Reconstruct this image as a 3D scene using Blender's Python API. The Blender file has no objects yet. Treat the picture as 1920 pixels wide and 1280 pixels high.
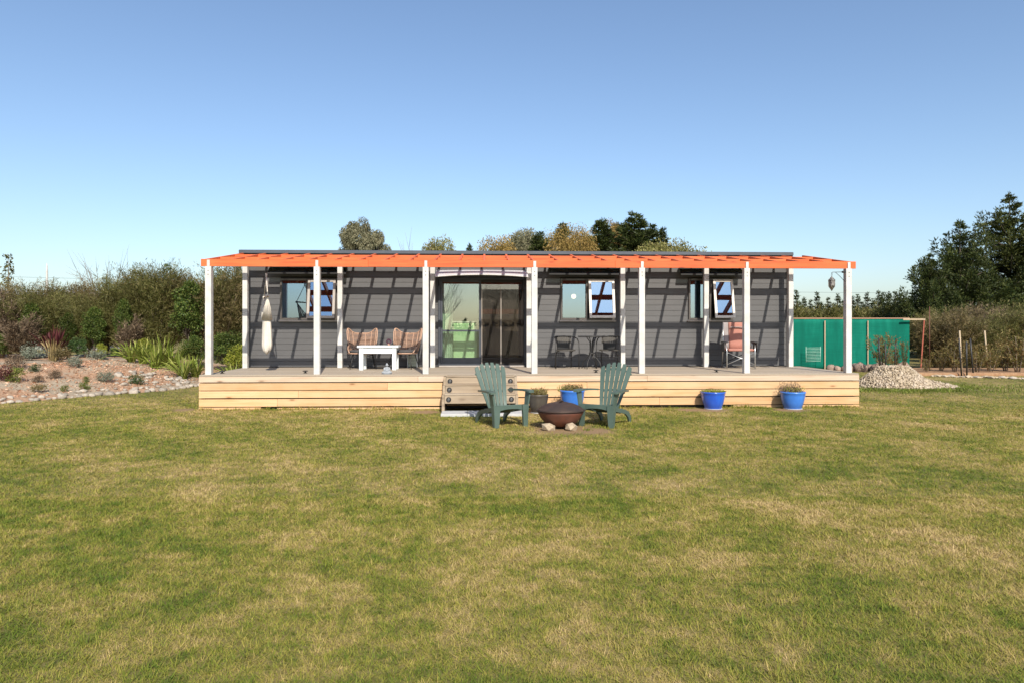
import bpy, bmesh, math, random
import numpy as np
from mathutils import Vector, Matrix, noise as mnoise

# ------------------------------------------------------------------ camera, sky, sun, exposure
SC = bpy.context.scene
COL = SC.collection
TH = math.radians(2.3); F = 1280.0; HOR = 616.0; CH = 1.6
CAM = Vector((5.643, -13.757, CH))
cT, sT = math.cos(TH), math.sin(TH)

cam_d = bpy.data.cameras.new('camera'); cam_d.sensor_width = 36; cam_d.lens = 24
cam_d.shift_y = -(640 - HOR) / 1920.0
cam_d.clip_start = 0.1; cam_d.clip_end = 3000
cam = bpy.data.objects.new('camera', cam_d); COL.objects.link(cam)
cam.location = CAM; cam.rotation_euler = (math.pi / 2, 0, -TH)
SC.camera = cam

SUN = Vector((0.195, -1.0, 0.805)).normalized()          # towards the sun
el = math.asin(SUN.z); az = math.atan2(SUN.x, SUN.y)
W = bpy.data.worlds.new('World'); SC.world = W; W.use_nodes = True
wn = W.node_tree.nodes; wl = W.node_tree.links; wn.clear()
sky = wn.new('ShaderNodeTexSky'); sky.sky_type = 'NISHITA'; sky.sun_disc = False
sky.sun_elevation = el; sky.sun_rotation = az
sky.air_density = 1.0; sky.dust_density = 1.35; sky.ozone_density = 2.8; sky.altitude = 20
bg = wn.new('ShaderNodeBackground'); bg.inputs[1].default_value = 0.14
wo = wn.new('ShaderNodeOutputWorld')
wl.new(sky.outputs[0], bg.inputs[0]); wl.new(bg.outputs[0], wo.inputs[0])

sun_d = bpy.data.lights.new('sun', 'SUN'); sun_d.energy = 5.0; sun_d.angle = math.radians(0.53)
sun_d.color = (1.0, 0.93, 0.82)
sun = bpy.data.objects.new('sun', sun_d); COL.objects.link(sun)
sun.rotation_euler = SUN.to_track_quat('Z', 'Y').to_euler()
sun.location = (0, -20, 20)

SC.view_settings.view_transform = 'Standard'; SC.view_settings.look = 'None'
SC.view_settings.exposure = 0.36; SC.view_settings.gamma = 1.0
SC.view_settings.use_curve_mapping = False
SC.cycles.use_denoising = True
SC.cycles.max_bounces = 8; SC.cycles.transparent_max_bounces = 24
SC.cycles.caustics_reflective = False; SC.cycles.caustics_refractive = False

# ------------------------------------------------------------------ pixel helpers (photo pixels 1920x1280)
def C(xc, yc, z=0.0):
    return Vector((CAM.x + xc * cT + yc * sT, CAM.y - xc * sT + yc * cT, z))
def atY(px, py, Y):
    dx = (px - 960) / F
    t = (Y - CAM.y) / (-dx * sT + cT)
    return CAM.x + (dx * cT + sT) * t, CH - (py - HOR) / F * t
def XY(px, Y): return atY(px, HOR, Y)[0]
def ZY(px, py, Y): return atY(px, py, Y)[1]
def gnd(px, py, z=0.0):
    t = (CH - z) * F / (py - HOR)
    return C((px - 960) / F * t, t, z)
def far(px, depth, z=0.0):
    return C((px - 960) / F * depth, depth, z)
def zat(py, depth): return CH - (py - HOR) / F * depth

# ------------------------------------------------------------------ object helpers
def tag(o, label=None, cat=None, group=None, kind=None):
    if label: o['label'] = label
    if cat: o['category'] = cat
    if group: o['group'] = group
    if kind: o['kind'] = kind
    return o
def empty(name, loc=(0, 0, 0), rz=0.0, label=None, cat=None, group=None):
    o = bpy.data.objects.new(name, None); COL.objects.link(o)
    o.empty_display_size = 0.1
    o.location = loc; o.rotation_euler = (0, 0, rz)
    return tag(o, label, cat, group)
def link(name, me, parent=None, loc=(0, 0, 0), rot=(0, 0, 0), scale=(1, 1, 1)):
    o = bpy.data.objects.new(name, me); COL.objects.link(o)
    o.parent = parent; o.location = loc; o.rotation_euler = rot; o.scale = scale
    return o
def copy_tree(o, parent=None):
    c = o.copy(); COL.objects.link(c); c.parent = parent
    for ch in list(o.children): copy_tree(ch, c)
    return c

class MB:
    def __init__(s): s.v = []; s.f = []
    def add(s, vs, fs):
        n = len(s.v); s.v += [tuple(v) for v in vs]; s.f += [tuple(i + n for i in f) for f in fs]; return s
    def box(s, x0, x1, y0, y1, z0, z1, b=0.0, M=None):
        if x0 > x1: x0, x1 = x1, x0
        if y0 > y1: y0, y1 = y1, y0
        if z0 > z1: z0, z1 = z1, z0
        b = min(b, (x1 - x0) * .3, (y1 - y0) * .3, (z1 - z0) * .3)
        if b <= 0:
            vs = [(x, y, z) for z in (z0, z1) for y in (y0, y1) for x in (x0, x1)]
            fs = [(0, 2, 3, 1), (4, 5, 7, 6), (0, 1, 5, 4), (2, 6, 7, 3), (0, 4, 6, 2), (1, 3, 7, 5)]
        else:
            bm = bmesh.new(); bmesh.ops.create_cube(bm, size=1)
            for v in bm.verts:
                v.co = ((x0 + x1) / 2 + v.co.x * (x1 - x0), (y0 + y1) / 2 + v.co.y * (y1 - y0), (z0 + z1) / 2 + v.co.z * (z1 - z0))
            bmesh.ops.bevel(bm, geom=bm.edges[:], offset=b, segments=1, affect='EDGES')
            bm.verts.index_update()
            vs = [tuple(v.co) for v in bm.verts]; fs = [tuple(v.index for v in f.verts) for f in bm.faces]; bm.free()
        if M is not None: vs = [tuple(M @ Vector(v)) for v in vs]
        return s.add(vs, fs)
    def tube(s, pts, r, n=8, cap=True, sx=1.0):
        pts = [Vector(p) for p in pts]; m = len(pts)
        rs = [r] * m if isinstance(r, (int, float)) else list(r)
        vs = []; ref = None
        for i, p in enumerate(pts):
            d = (pts[min(i + 1, m - 1)] - pts[max(i - 1, 0)])
            if d.length < 1e-9: d = Vector((0, 0, 1))
            d.normalize()
            if ref is None:
                ref = Vector((0, 0, 1)) if abs(d.z) < .9 else Vector((1, 0, 0))
            a = d.cross(ref)
            if a.length < 1e-5: a = d.cross(Vector((1, .3, .1)))
            a.normalize(); b = d.cross(a).normalized(); ref = -b if False else ref
            for k in range(n):
                t = 2 * math.pi * k / n
                vs.append(p + a * math.cos(t) * rs[i] * sx + b * math.sin(t) * rs[i])
        fs = []
        for i in range(m - 1):
            for k in range(n):
                k2 = (k + 1) % n
                fs.append((i * n + k, i * n + k2, (i + 1) * n + k2, (i + 1) * n + k))
        if cap:
            fs.append(tuple(reversed(range(n)))); fs.append(tuple((m - 1) * n + k for k in range(n)))
        return s.add(vs, fs)
    def lathe(s, prof, n=24, c=(0, 0, 0), cap=True):
        vs = []; fs = []
        for (r, z) in prof:
            for k in range(n):
                t = 2 * math.pi * k / n
                vs.append((c[0] + r * math.cos(t), c[1] + r * math.sin(t), c[2] + z))
        for i in range(len(prof) - 1):
            for k in range(n):
                k2 = (k + 1) % n
                fs.append((i * n + k, i * n + k2, (i + 1) * n + k2, (i + 1) * n + k))
        if cap:
            fs.append(tuple(reversed(range(n)))); fs.append(tuple((len(prof) - 1) * n + k for k in range(n)))
        return s.add(vs, fs)
    def strip(s, rows, th, nrm=None):
        """rows: list of (left, right) points -> solid band of thickness th along nrm"""
        L = [Vector(a) for a, b in rows]; R = [Vector(b) for a, b in rows]; m = len(rows)
        vs = []
        for i in range(m):
            d = L[min(i + 1, m - 1)] - L[max(i - 1, 0)]
            nn = Vector(nrm) if nrm else (R[i] - L[i]).cross(d).normalized()
            vs += [L[i] + nn * th / 2, R[i] + nn * th / 2, R[i] - nn * th / 2, L[i] - nn * th / 2]
        fs = [(3, 2, 1, 0), tuple((m - 1) * 4 + k for k in range(4))]
        for i in range(m - 1):
            for k in range(4):
                k2 = (k + 1) % 4
                fs.append((i * 4 + k, i * 4 + k2, (i + 1) * 4 + k2, (i + 1) * 4 + k))
        return s.add(vs, fs)
    def mesh(s, name, mat, smooth=False):
        me = bpy.data.meshes.new(name); me.from_pydata(s.v, [], s.f); me.update()
        bm = bmesh.new(); bm.from_mesh(me); bmesh.ops.recalc_face_normals(bm, faces=bm.faces[:]); bm.to_mesh(me); bm.free()
        if smooth:
            for p in me.polygons: p.use_smooth = True
        if mat: me.materials.append(mat)
        return me
    def build(s, name, mat, parent=None, smooth=False, loc=(0, 0, 0), rot=(0, 0, 0)):
        return link(name, s.mesh(name, mat, smooth), parent, loc, rot)

def np_mesh(name, V, Q, mat, smooth=False):
    V = np.asarray(V, np.float32); Q = np.asarray(Q, np.int32); k = Q.shape[1]
    me = bpy.data.meshes.new(name)
    me.vertices.add(len(V)); me.vertices.foreach_set('co', V.ravel())
    me.loops.add(Q.size); me.loops.foreach_set('vertex_index', Q.ravel())
    me.polygons.add(len(Q)); me.polygons.foreach_set('loop_start', np.arange(0, Q.size, k, dtype=np.int32))
    me.update(calc_edges=True)
    if smooth: me.polygons.foreach_set('use_smooth', np.ones(len(Q), bool))
    if mat: me.materials.append(mat)
    return me

# ------------------------------------------------------------------ materials
MATS = {}
def nodes_of(name):
    m = bpy.data.materials.new(name); m.use_nodes = True
    nt = m.node_tree; nt.nodes.clear()
    out = nt.nodes.new('ShaderNodeOutputMaterial')
    return m, nt, out
def rgba(c): return (c[0], c[1], c[2], 1.0)
def N(nt, t, **kw):
    n = nt.nodes.new(t)
    for k, v in kw.items(): setattr(n, k, v)
    return n
def mixc(nt, fac, a, b, mode='MIX'):
    n = nt.nodes.new('ShaderNodeMix'); n.data_type = 'RGBA'; n.blend_type = mode
    for i, v in ((0, fac), (6, a), (7, b)):
        if hasattr(v, 'is_linked') or hasattr(v, 'links'): nt.links.new(v, n.inputs[i])
        elif i == 0: n.inputs[0].default_value = v
        else: n.inputs[i].default_value = rgba(v)
    return n.outputs[2]
def ramp(nt, fac, stops):
    r = nt.nodes.new('ShaderNodeValToRGB'); nt.links.new(fac, r.inputs[0])
    e = r.color_ramp.elements
    while len(e) > 1: e.remove(e[0])
    e[0].position = stops[0][0]; e[0].color = rgba(stops[0][1])
    for p, c in stops[1:]:
        x = e.new(p); x.color = rgba(c)
    return r.outputs[0]
def fnoise(nt, vec, scale, detail=4, rough=.55):
    n = nt.nodes.new('ShaderNodeTexNoise'); n.inputs['Scale'].default_value = scale
    n.inputs['Detail'].default_value = detail; n.inputs['Roughness'].default_value = rough
    if vec is not None: nt.links.new(vec, n.inputs['Vector'])
    return n.outputs[0]
def coords(nt, kind='Object', stretch=(1, 1, 1), rand=True):
    if kind == 'World':
        g = N(nt, 'ShaderNodeNewGeometry'); src = g.outputs['Position']
    else:
        t = N(nt, 'ShaderNodeTexCoord'); src = t.outputs['Object']
    mp = N(nt, 'ShaderNodeMapping'); mp.inputs['Scale'].default_value = stretch
    nt.links.new(src, mp.inputs['Vector'])
    if rand and kind != 'World':
        oi = N(nt, 'ShaderNodeObjectInfo')
        mul = N(nt, 'ShaderNodeVectorMath', operation='SCALE'); mul.inputs[0].default_value = (37, 19, 53)
        nt.links.new(oi.outputs['Random'], mul.inputs['Scale'])
        nt.links.new(mul.outputs[0], mp.inputs['Location'])
    return mp.outputs[0]
def bsdf(nt, out, col, rough=.6, metal=0., spec=.5, bump=None, bstr=.3, bdist=.01, coat=0.):
    b = N(nt, 'ShaderNodeBsdfPrincipled')
    if hasattr(col, 'links'): nt.links.new(col, b.inputs['Base Color'])
    else: b.inputs['Base Color'].default_value = rgba(col)
    if hasattr(rough, 'links'): nt.links.new(rough, b.inputs['Roughness'])
    else: b.inputs['Roughness'].default_value = rough
    b.inputs['Metallic'].default_value = metal
    b.inputs['Specular IOR Level'].default_value = spec
    b.inputs['Coat Weight'].default_value = coat
    if bump is not None:
        bn = N(nt, 'ShaderNodeBump'); bn.inputs['Strength'].default_value = bstr; bn.inputs['Distance'].default_value = bdist
        nt.links.new(bump, bn.inputs['Height']); nt.links.new(bn.outputs[0], b.inputs['Normal'])
    if out is not None: nt.links.new(b.outputs[0], out.inputs[0])
    return b
def pmat(name, col, col2=None, scale=6, stretch=(1, 1, 1), rough=.6, bump=.15, bscale=None, metal=0., spec=.4,
         lo=.35, hi=.7, rand=.0, coat=0., kind='Object', detail=5):
    if name in MATS: return MATS[name]
    m, nt, out = nodes_of(name)
    vec = coords(nt, kind, stretch)
    nf = fnoise(nt, vec, scale, detail)
    c = ramp(nt, nf, [(lo, col), (hi, col2 if col2 else tuple(x * .82 for x in col))])
    if rand > 0:
        oi = N(nt, 'ShaderNodeObjectInfo')
        mr = N(nt, 'ShaderNodeMapRange'); mr.inputs[3].default_value = 1 - rand; mr.inputs[4].default_value = 1 + rand
        nt.links.new(oi.outputs['Random'], mr.inputs[0])
        hs = N(nt, 'ShaderNodeHueSaturation'); nt.links.new(mr.outputs[0], hs.inputs['Value']); nt.links.new(c, hs.inputs['Color'])
        c = hs.outputs[0]
    bn = fnoise(nt, vec, bscale or scale * 4, 4)
    bsdf(nt, out, c, rough, metal, spec, bn if bump else None, bump, .01, coat)
    MATS[name] = m; return m
def wood(name, light, dark, knot=None, rough=.6, grain=1.0, rand=.1, axis=0, weather=None, kd=.055):
    if name in MATS: return MATS[name]
    m, nt, out = nodes_of(name)
    st = [14, 14, 14]; st[axis] = .7
    vec = coords(nt, 'Object', tuple(st))
    g1 = fnoise(nt, vec, 1.6 * grain, 6, .6)
    c = ramp(nt, g1, [(.3, light), (.5, tuple(a * .6 + b * .4 for a, b in zip(light, dark))), (.72, dark)])
    v2 = coords(nt, 'Object', (1, 1, 1))
    big = fnoise(nt, v2, 1.1, 3)
    c = mixc(nt, ramp(nt, big, [(.35, (0, 0, 0)), (.7, (.55, .55, .55))]), c, weather if weather else tuple(x * .8 for x in light))
    if knot:
        ks = [1.7, 0.0, 5.2]
        if axis == 2: ks = [5, 5, 1.5]
        v3 = coords(nt, 'Object', tuple(ks))
        vo = N(nt, 'ShaderNodeTexVoronoi'); vo.inputs['Scale'].default_value = 1.0; nt.links.new(v3, vo.inputs['Vector'])
        kf = ramp(nt, vo.outputs['Distance'], [(0.0, (.9, .9, .9)), (kd, (.75, .75, .75)), (kd * 2.6, (.12, .12, .12)), (kd * 5, (0, 0, 0))])
        c = mixc(nt, kf, c, knot)
    oi = N(nt, 'ShaderNodeObjectInfo')
    mr = N(nt, 'ShaderNodeMapRange'); mr.inputs[3].default_value = 1 - rand; mr.inputs[4].default_value = 1 + rand
    nt.links.new(oi.outputs['Random'], mr.inputs[0])
    hs = N(nt, 'ShaderNodeHueSaturation'); nt.links.new(mr.outputs[0], hs.inputs['Value']); nt.links.new(c, hs.inputs['Color'])
    bsdf(nt, out, hs.outputs[0], rough, 0, .3, g1, .25, .004)
    MATS[name] = m; return m
def leafm(name, stops, transl=.25, clump=.9, dark=.55, rough=.55):
    """foliage: colour differs per leaf and from clump to clump"""
    if name in MATS: return MATS[name]
    m, nt, out = nodes_of(name)
    g = N(nt, 'ShaderNodeNewGeometry')
    c = ramp(nt, g.outputs['Random Per Island'], stops)
    vec = coords(nt, 'World')
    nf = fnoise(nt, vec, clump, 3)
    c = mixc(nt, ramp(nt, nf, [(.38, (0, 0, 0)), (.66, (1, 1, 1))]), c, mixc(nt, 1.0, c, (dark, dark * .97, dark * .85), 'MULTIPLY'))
    b = bsdf(nt, None, c, rough, 0, .25)
    t = N(nt, 'ShaderNodeBsdfTranslucent'); nt.links.new(c, t.inputs[0])
    mx = N(nt, 'ShaderNodeMixShader'); mx.inputs[0].default_value = transl
    nt.links.new(b.outputs[0], mx.inputs[1]); nt.links.new(t.outputs[0], mx.inputs[2]); nt.links.new(mx.outputs[0], out.inputs[0])
    MATS[name] = m; return m
def glassm(name, refl=.3, tint=(.75, .9, 1.0), trans=(.75, .85, .82)):
    if name in MATS: return MATS[name]
    m, nt, out = nodes_of(name)
    g = N(nt, 'ShaderNodeBsdfGlossy'); g.inputs['Roughness'].default_value = 0.0; g.inputs[0].default_value = rgba(tint)
    t = N(nt, 'ShaderNodeBsdfTransparent'); t.inputs[0].default_value = rgba(trans)
    fr = N(nt, 'ShaderNodeFresnel'); fr.inputs[0].default_value = 1.5
    mt = N(nt, 'ShaderNodeMath', operation='ADD'); nt.links.new(fr.outputs[0], mt.inputs[0]); mt.inputs[1].default_value = refl
    mx = N(nt, 'ShaderNodeMixShader'); nt.links.new(mt.outputs[0], mx.inputs[0])
    nt.links.new(t.outputs[0], mx.inputs[1]); nt.links.new(g.outputs[0], mx.inputs[2]); nt.links.new(mx.outputs[0], out.inputs[0])
    MATS[name] = m; return m

# ------------------------------------------------------------------ ground and lawn
DIRT = [(gnd(1058, 804), .75), (gnd(1120, 808), .35), (gnd(800, 772), .35), (gnd(1010, 772), .45), (gnd(1330, 768), .45), (gnd(1480, 768), .4), (gnd(1290, 768), .3), (gnd(345, 768), .3)]
def lawn_color(nt):
    """one colour field in world space, shared by the soil sheet and the blades"""
    vec = coords(nt, 'World', (1, 1, 0))
    big = fnoise(nt, vec, .42, 3, .6)
    mid = fnoise(nt, vec, 1.5, 5, .65)
    tiny = fnoise(nt, vec, 6.5, 3, .6)
    acc = None
    for src, k in ((big, 1.3), (mid, 1.5), (tiny, 1.2)):
        s = N(nt, 'ShaderNodeMath', operation='MULTIPLY_ADD'); nt.links.new(src, s.inputs[0]); s.inputs[1].default_value = k
        if acc is None: s.inputs[2].default_value = .46 - .5 * (1.3 + 1.5 + 1.2)
        else: nt.links.new(acc, s.inputs[2])
        acc = s.outputs[0]
    return acc
def soil_mat():
    m, nt, out = nodes_of('lawn_soil')
    f = lawn_color(nt)
    c = ramp(nt, f, [(.15, (.085, .10, .022)), (.5, (.20, .17, .06)), (.85, (.34, .25, .12))])
    vec = coords(nt, 'World')
    fine = fnoise(nt, vec, 28, 6, .7)
    c = mixc(nt, ramp(nt, fine, [(.35, (0, 0, 0)), (.7, (.6, .6, .6))]), c, (.22, .165, .075))
    g = N(nt, 'ShaderNodeNewGeometry')
    for p, r in DIRT:
        d = N(nt, 'ShaderNodeVectorMath', operation='DISTANCE'); nt.links.new(g.outputs['Position'], d.inputs[0]); d.inputs[1].default_value = p
        ad = N(nt, 'ShaderNodeMath', operation='MULTIPLY_ADD'); nt.links.new(fnoise(nt, vec, 5, 3), ad.inputs[0]); ad.inputs[1].default_value = .5 * r; nt.links.new(d.outputs['Value'], ad.inputs[2])
        k = ramp(nt, ad.outputs[0], [(max(.02, r * .75), (.9, .9, .9)), (min(.99, r * 1.3), (0, 0, 0))])
        c = mixc(nt, k, c, (.25, .165, .095))
    bsdf(nt, out, c, .95, 0, .1, fine, .6, .02)
    return m
def blade_mat():
    m, nt, out = nodes_of('grass_blade')
    f = lawn_color(nt)
    g = N(nt, 'ShaderNodeNewGeometry')
    ad = N(nt, 'ShaderNodeMath', operation='MULTIPLY_ADD'); nt.links.new(g.outputs['Random Per Island'], ad.inputs[0]); ad.inputs[1].default_value = .5
    nt.links.new(f, ad.inputs[2])
    sb = N(nt, 'ShaderNodeMath', operation='SUBTRACT'); nt.links.new(ad.outputs[0], sb.inputs[0]); sb.inputs[1].default_value = .25
    c = ramp(nt, sb.outputs[0], [(.05, (.10, .155, .018)), (.30, (.21, .235, .032)), (.52, (.31, .28, .055)), (.70, (.40, .315, .10)), (.95, (.56, .42, .20))])
    b = bsdf(nt, None, c, .6, 0, .2)
    t = N(nt, 'ShaderNodeBsdfTranslucent'); nt.links.new(c, t.inputs[0])
    mx = N(nt, 'ShaderNodeMixShader'); mx.inputs[0].default_value = .3
    nt.links.new(b.outputs[0], mx.inputs[1]); nt.links.new(t.outputs[0], mx.inputs[2]); nt.links.new(mx.outputs[0], out.inputs[0])
    return m
gm = MB(); gm.add([(-900, -400, 0), (900, -400, 0), (900, 1600, 0), (-900, 1600, 0)], [(0, 1, 2, 3)])
tag(gm.build('ground', soil_mat()), kind='structure')

# garden bed outline in camera-aligned coordinates (x, depth), lawn edge first
BED = [(-15.5, 10.6), (-13.0, 12.3), (-11.6, 13.6), (-10.9, 14.5), (-10.4, 15.5), (-9.85, 16.5), (-9.1, 17.5), (-8.85, 18.4), (-8.75, 19.6), (-8.4, 22.0), (-8.3, 26.0)]
def seg_dist(px, py, poly):
    best = np.full(px.shape, 1e9); sign = np.ones(px.shape)
    for (x0, y0), (x1, y1) in zip(poly[:-1], poly[1:]):
        dx, dy = x1 - x0, y1 - y0; l2 = dx * dx + dy * dy
        t = np.clip(((px - x0) * dx + (py - y0) * dy) / l2, 0, 1)
        d = np.hypot(px - x0 - t * dx, py - y0 - t * dy)
        cr = dx * (py - y0) - dy * (px - x0)
        upd = d < best
        best = np.where(upd, d, best); sign = np.where(upd, np.sign(cr), sign)
    return best * sign                      # positive inside the bed
def bed_h(px, py):
    e = seg_dist(np.asarray(px, float), np.asarray(py, float), BED)
    t = np.clip((e + .05) / 3.6, 0, 1); h = .56 * t * t * (3 - 2 * t) + .05 * np.clip(e * 4, -1, 1)
    return np.where(e > -.3, h, -.06), e

def make_grass():
    rng = np.random.default_rng(5)
    n = 1230000
    # depth distribution: density ~ 1/t inside the frustum (width ~ t) -> uniform in t
    t = rng.uniform(2.3, 17.5, n) ; t = 2.3 + (t - 2.3) * rng.uniform(.55, 1.0, n); k_ = n // 10; t[:k_] = rng.uniform(12, 25, k_); t[k_:3 * k_] = rng.uniform(2.3, 6.5, 2 * k_)
    x = rng.uniform(-1, 1, n) * (t * .83 + 1.6)
    wx = CAM.x + x * cT + t * sT; wy = CAM.y - x * sT + t * cT
    keep = ~((wx > -.02) & (wx < 13.36) & (wy > -.01))
    _, e = bed_h(x, t); keep &= e < -.02
    for p, r in DIRT:
        d = np.hypot(wx - p.x, wy - p.y); keep &= (d > r * rng.uniform(.45, 1.25, n))
    a = C((828 - 960) / F * 13, 12.45); keep &= ~((wx > XY(828, -.8)) & (wx < XY(986, -.8)) & (wy > -1.28))
    t, wx, wy = t[keep], wx[keep], wy[keep]; n = len(t)
    # tufts of longer grass: scattered over the lawn and along the foot of the deck
    tx, ty_, th_ = [], [], []
    for k in range(520):
        j = rng.integers(0, n); m_ = int(rng.uniform(14, 46)); r_ = rng.uniform(.02, .07)
        tx.append(wx[j] + rng.normal(0, r_, m_)); ty_.append(wy[j] + rng.normal(0, r_, m_)); th_.append(np.full(m_, rng.uniform(1.3, 2.3)))
    for px_, py_ in ((929, 800), (986, 799), (901, 794), (952, 789), (1146, 802), (1179, 795), (1133, 794), (1092, 797), (1180, 800), (1100, 806), (990, 806)):
        c_ = gnd(px_, py_); m_ = 60
        tx.append(c_.x + rng.normal(0, .055, m_)); ty_.append(c_.y + rng.normal(0, .055, m_)); th_.append(np.full(m_, rng.uniform(1.3, 2.2)))
    for k in range(240):
        x_ = rng.uniform(.0, 13.3); m_ = int(rng.uniform(8, 26))
        if any(abs(x_ - p.x) < r * .8 for p, r in DIRT) or XY(826, -.5) < x_ < XY(988, -.5): continue
        tx.append(x_ + rng.normal(0, .05, m_)); ty_.append(-.05 - np.abs(rng.normal(0, .03, m_))); th_.append(np.full(m_, rng.uniform(1.5, 3.2)))
    tx, ty_, th_ = np.concatenate(tx), np.concatenate(ty_), np.concatenate(th_)
    grow = np.concatenate([np.ones(n), th_]); wx, wy = np.concatenate([wx, tx]), np.concatenate([wy, ty_])
    t = np.concatenate([t, np.hypot(tx - CAM.x, ty_ - CAM.y)]); n = len(t)
    hgt = rng.uniform(.010, .030, n) * (1 + .25 * rng.standard_normal(n)).clip(.4, 1.9) * grow
    wid = rng.uniform(.0013, .0030, n) * (t / 3.0) ** .72
    ang = rng.uniform(0, 2 * np.pi, n); lean = rng.uniform(.3, 2.2, n) * hgt / grow
    dx, dy = np.cos(ang), np.sin(ang)
    sa = ang + np.pi / 2 + rng.uniform(-.6, .6, n); sx, sy = np.cos(sa) * wid, np.sin(sa) * wid
    B = np.stack([wx, wy, np.full(n, -.004)], 1)
    tip = B + np.stack([dx * lean, dy * lean, hgt], 1)
    S = np.stack([sx, sy, np.zeros(n)], 1)
    tip += np.stack([dx * lean * .15, dy * lean * .15, np.zeros(n)], 1)
    V = np.stack([B - S, B + S, tip], 1).reshape(-1, 3)
    return link('grass', np_mesh('grass', V, np.arange(3 * n).reshape(n, 3), blade_mat()))
tag(make_grass(), 'short mown lawn grass with dry tan patches', 'grass', kind='stuff')

# ------------------------------------------------------------------ foliage generators (local space, base at origin)
def unit(a): return a / np.maximum(np.linalg.norm(a, axis=1, keepdims=True), 1e-6)
def cards(P, D, L, Wd, rng, droop=0.0):
    n = len(P); D = unit(D)
    R = rng.standard_normal((n, 3)); S = unit(np.cross(D, R)) * (np.asarray(Wd) / 2).reshape(-1, 1) * np.ones((n, 1))
    L = np.asarray(L).reshape(-1, 1) * np.ones((n, 1))
    mid = P + D * L * .5; tip = P + D * L; tip[:, 2] -= droop * L[:, 0]
    V = np.stack([P, mid + S, tip, mid - S], 1).reshape(-1, 3)
    return V
def quads(V): return np.arange(len(V)).reshape(-1, 4)
def strand_shrub(seed, h, w, n, stems=8, L=(.12, .26), Wd=(.018, .032), fill=.1):
    rng = np.random.default_rng(seed); tb = MB(); Ps = []; Ds = []
    for k in range(stems):
        a = 2 * math.pi * (k + rng.uniform(-.3, .3)) / stems; o = rng.uniform(.35, 1.0) * w / 2; hh = h * rng.uniform(.72, 1.0)
        out = np.array([math.cos(a), math.sin(a), 0])
        f = lambda t: out * (o * t ** 1.1 + .05) + np.array([0, 0, hh * t])
        tb.tube([f(t) for t in (0, .3, .6, .85)], [.02, .016, .010, .004], 5)
        m = n // stems // 14
        for j in range(m):
            t0 = rng.uniform(fill, .97) ** .8; p0 = f(t0) + rng.standard_normal(3) * np.array([.16, .16, .08]) * w * .55
            d = np.array([0, 0, .75]) + out * .35 + rng.standard_normal(3) * .42; d /= np.linalg.norm(d)
            ln = rng.uniform(.25, .6) * min(1, h / 2.5)
            u = rng.uniform(0, 1, 14)[:, None]
            Ps.append(p0 + d * ln * u + rng.standard_normal((14, 3)) * .035); Ds.append(d + rng.standard_normal((14, 3)) * .45)
    P = np.concatenate(Ps); D = np.concatenate(Ds); P[:, 2] = np.maximum(P[:, 2], .03)
    return tb, cards(P, D, rng.uniform(*L, len(P)), rng.uniform(*Wd, len(P)), rng)
def clump_crown(seed, h, w, nclump, per, L, Wd, z0=.2, top=1.0, cr=(.16, .28), droop=.15, flat=.8):
    rng = np.random.default_rng(seed); tb = MB(); Ps = []; Ds = []
    tb.tube([(0, 0, 0), (.03 * w, 0, h * .3), (-.02 * w, .02 * w, h * .62)], [.028 * h + .01, .02 * h, .008 * h], 6)
    for k in range(nclump):
        u = rng.uniform(-.75, 1); a = rng.uniform(0, 2 * math.pi); rr = math.sqrt(max(0, 1 - u * u * .92)) * rng.uniform(.55, .92)
        c = np.array([math.cos(a) * rr * w / 2, math.sin(a) * rr * w / 2, h * (z0 + (1 - z0) * (.5 + .46 * u * top))])
        r = rng.uniform(*cr) * w
        if rng.uniform() < .6: tb.tube([(0, 0, h * rng.uniform(.18, .4)), tuple(c * .6 + np.array([0, 0, h * .12])), tuple(c)], [.012 * h, .007 * h, .002 * h], 4)
        n = int(per * rng.uniform(.6, 1.3)); d = unit(rng.standard_normal((n, 3))); d[:, 2] = d[:, 2] * flat + .12
        P = c + d * r * (rng.uniform(.25, 1, (n, 1)) ** .5)
        Ps.append(P); Ds.append(d + rng.standard_normal((n, 3)) * .7)
    P = np.concatenate(Ps); D = np.concatenate(Ds); P[:, 2] = np.maximum(P[:, 2], .02)
    return tb, cards(P, D, rng.uniform(*L, len(P)), rng.uniform(*Wd, len(P)), rng, droop)
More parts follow.
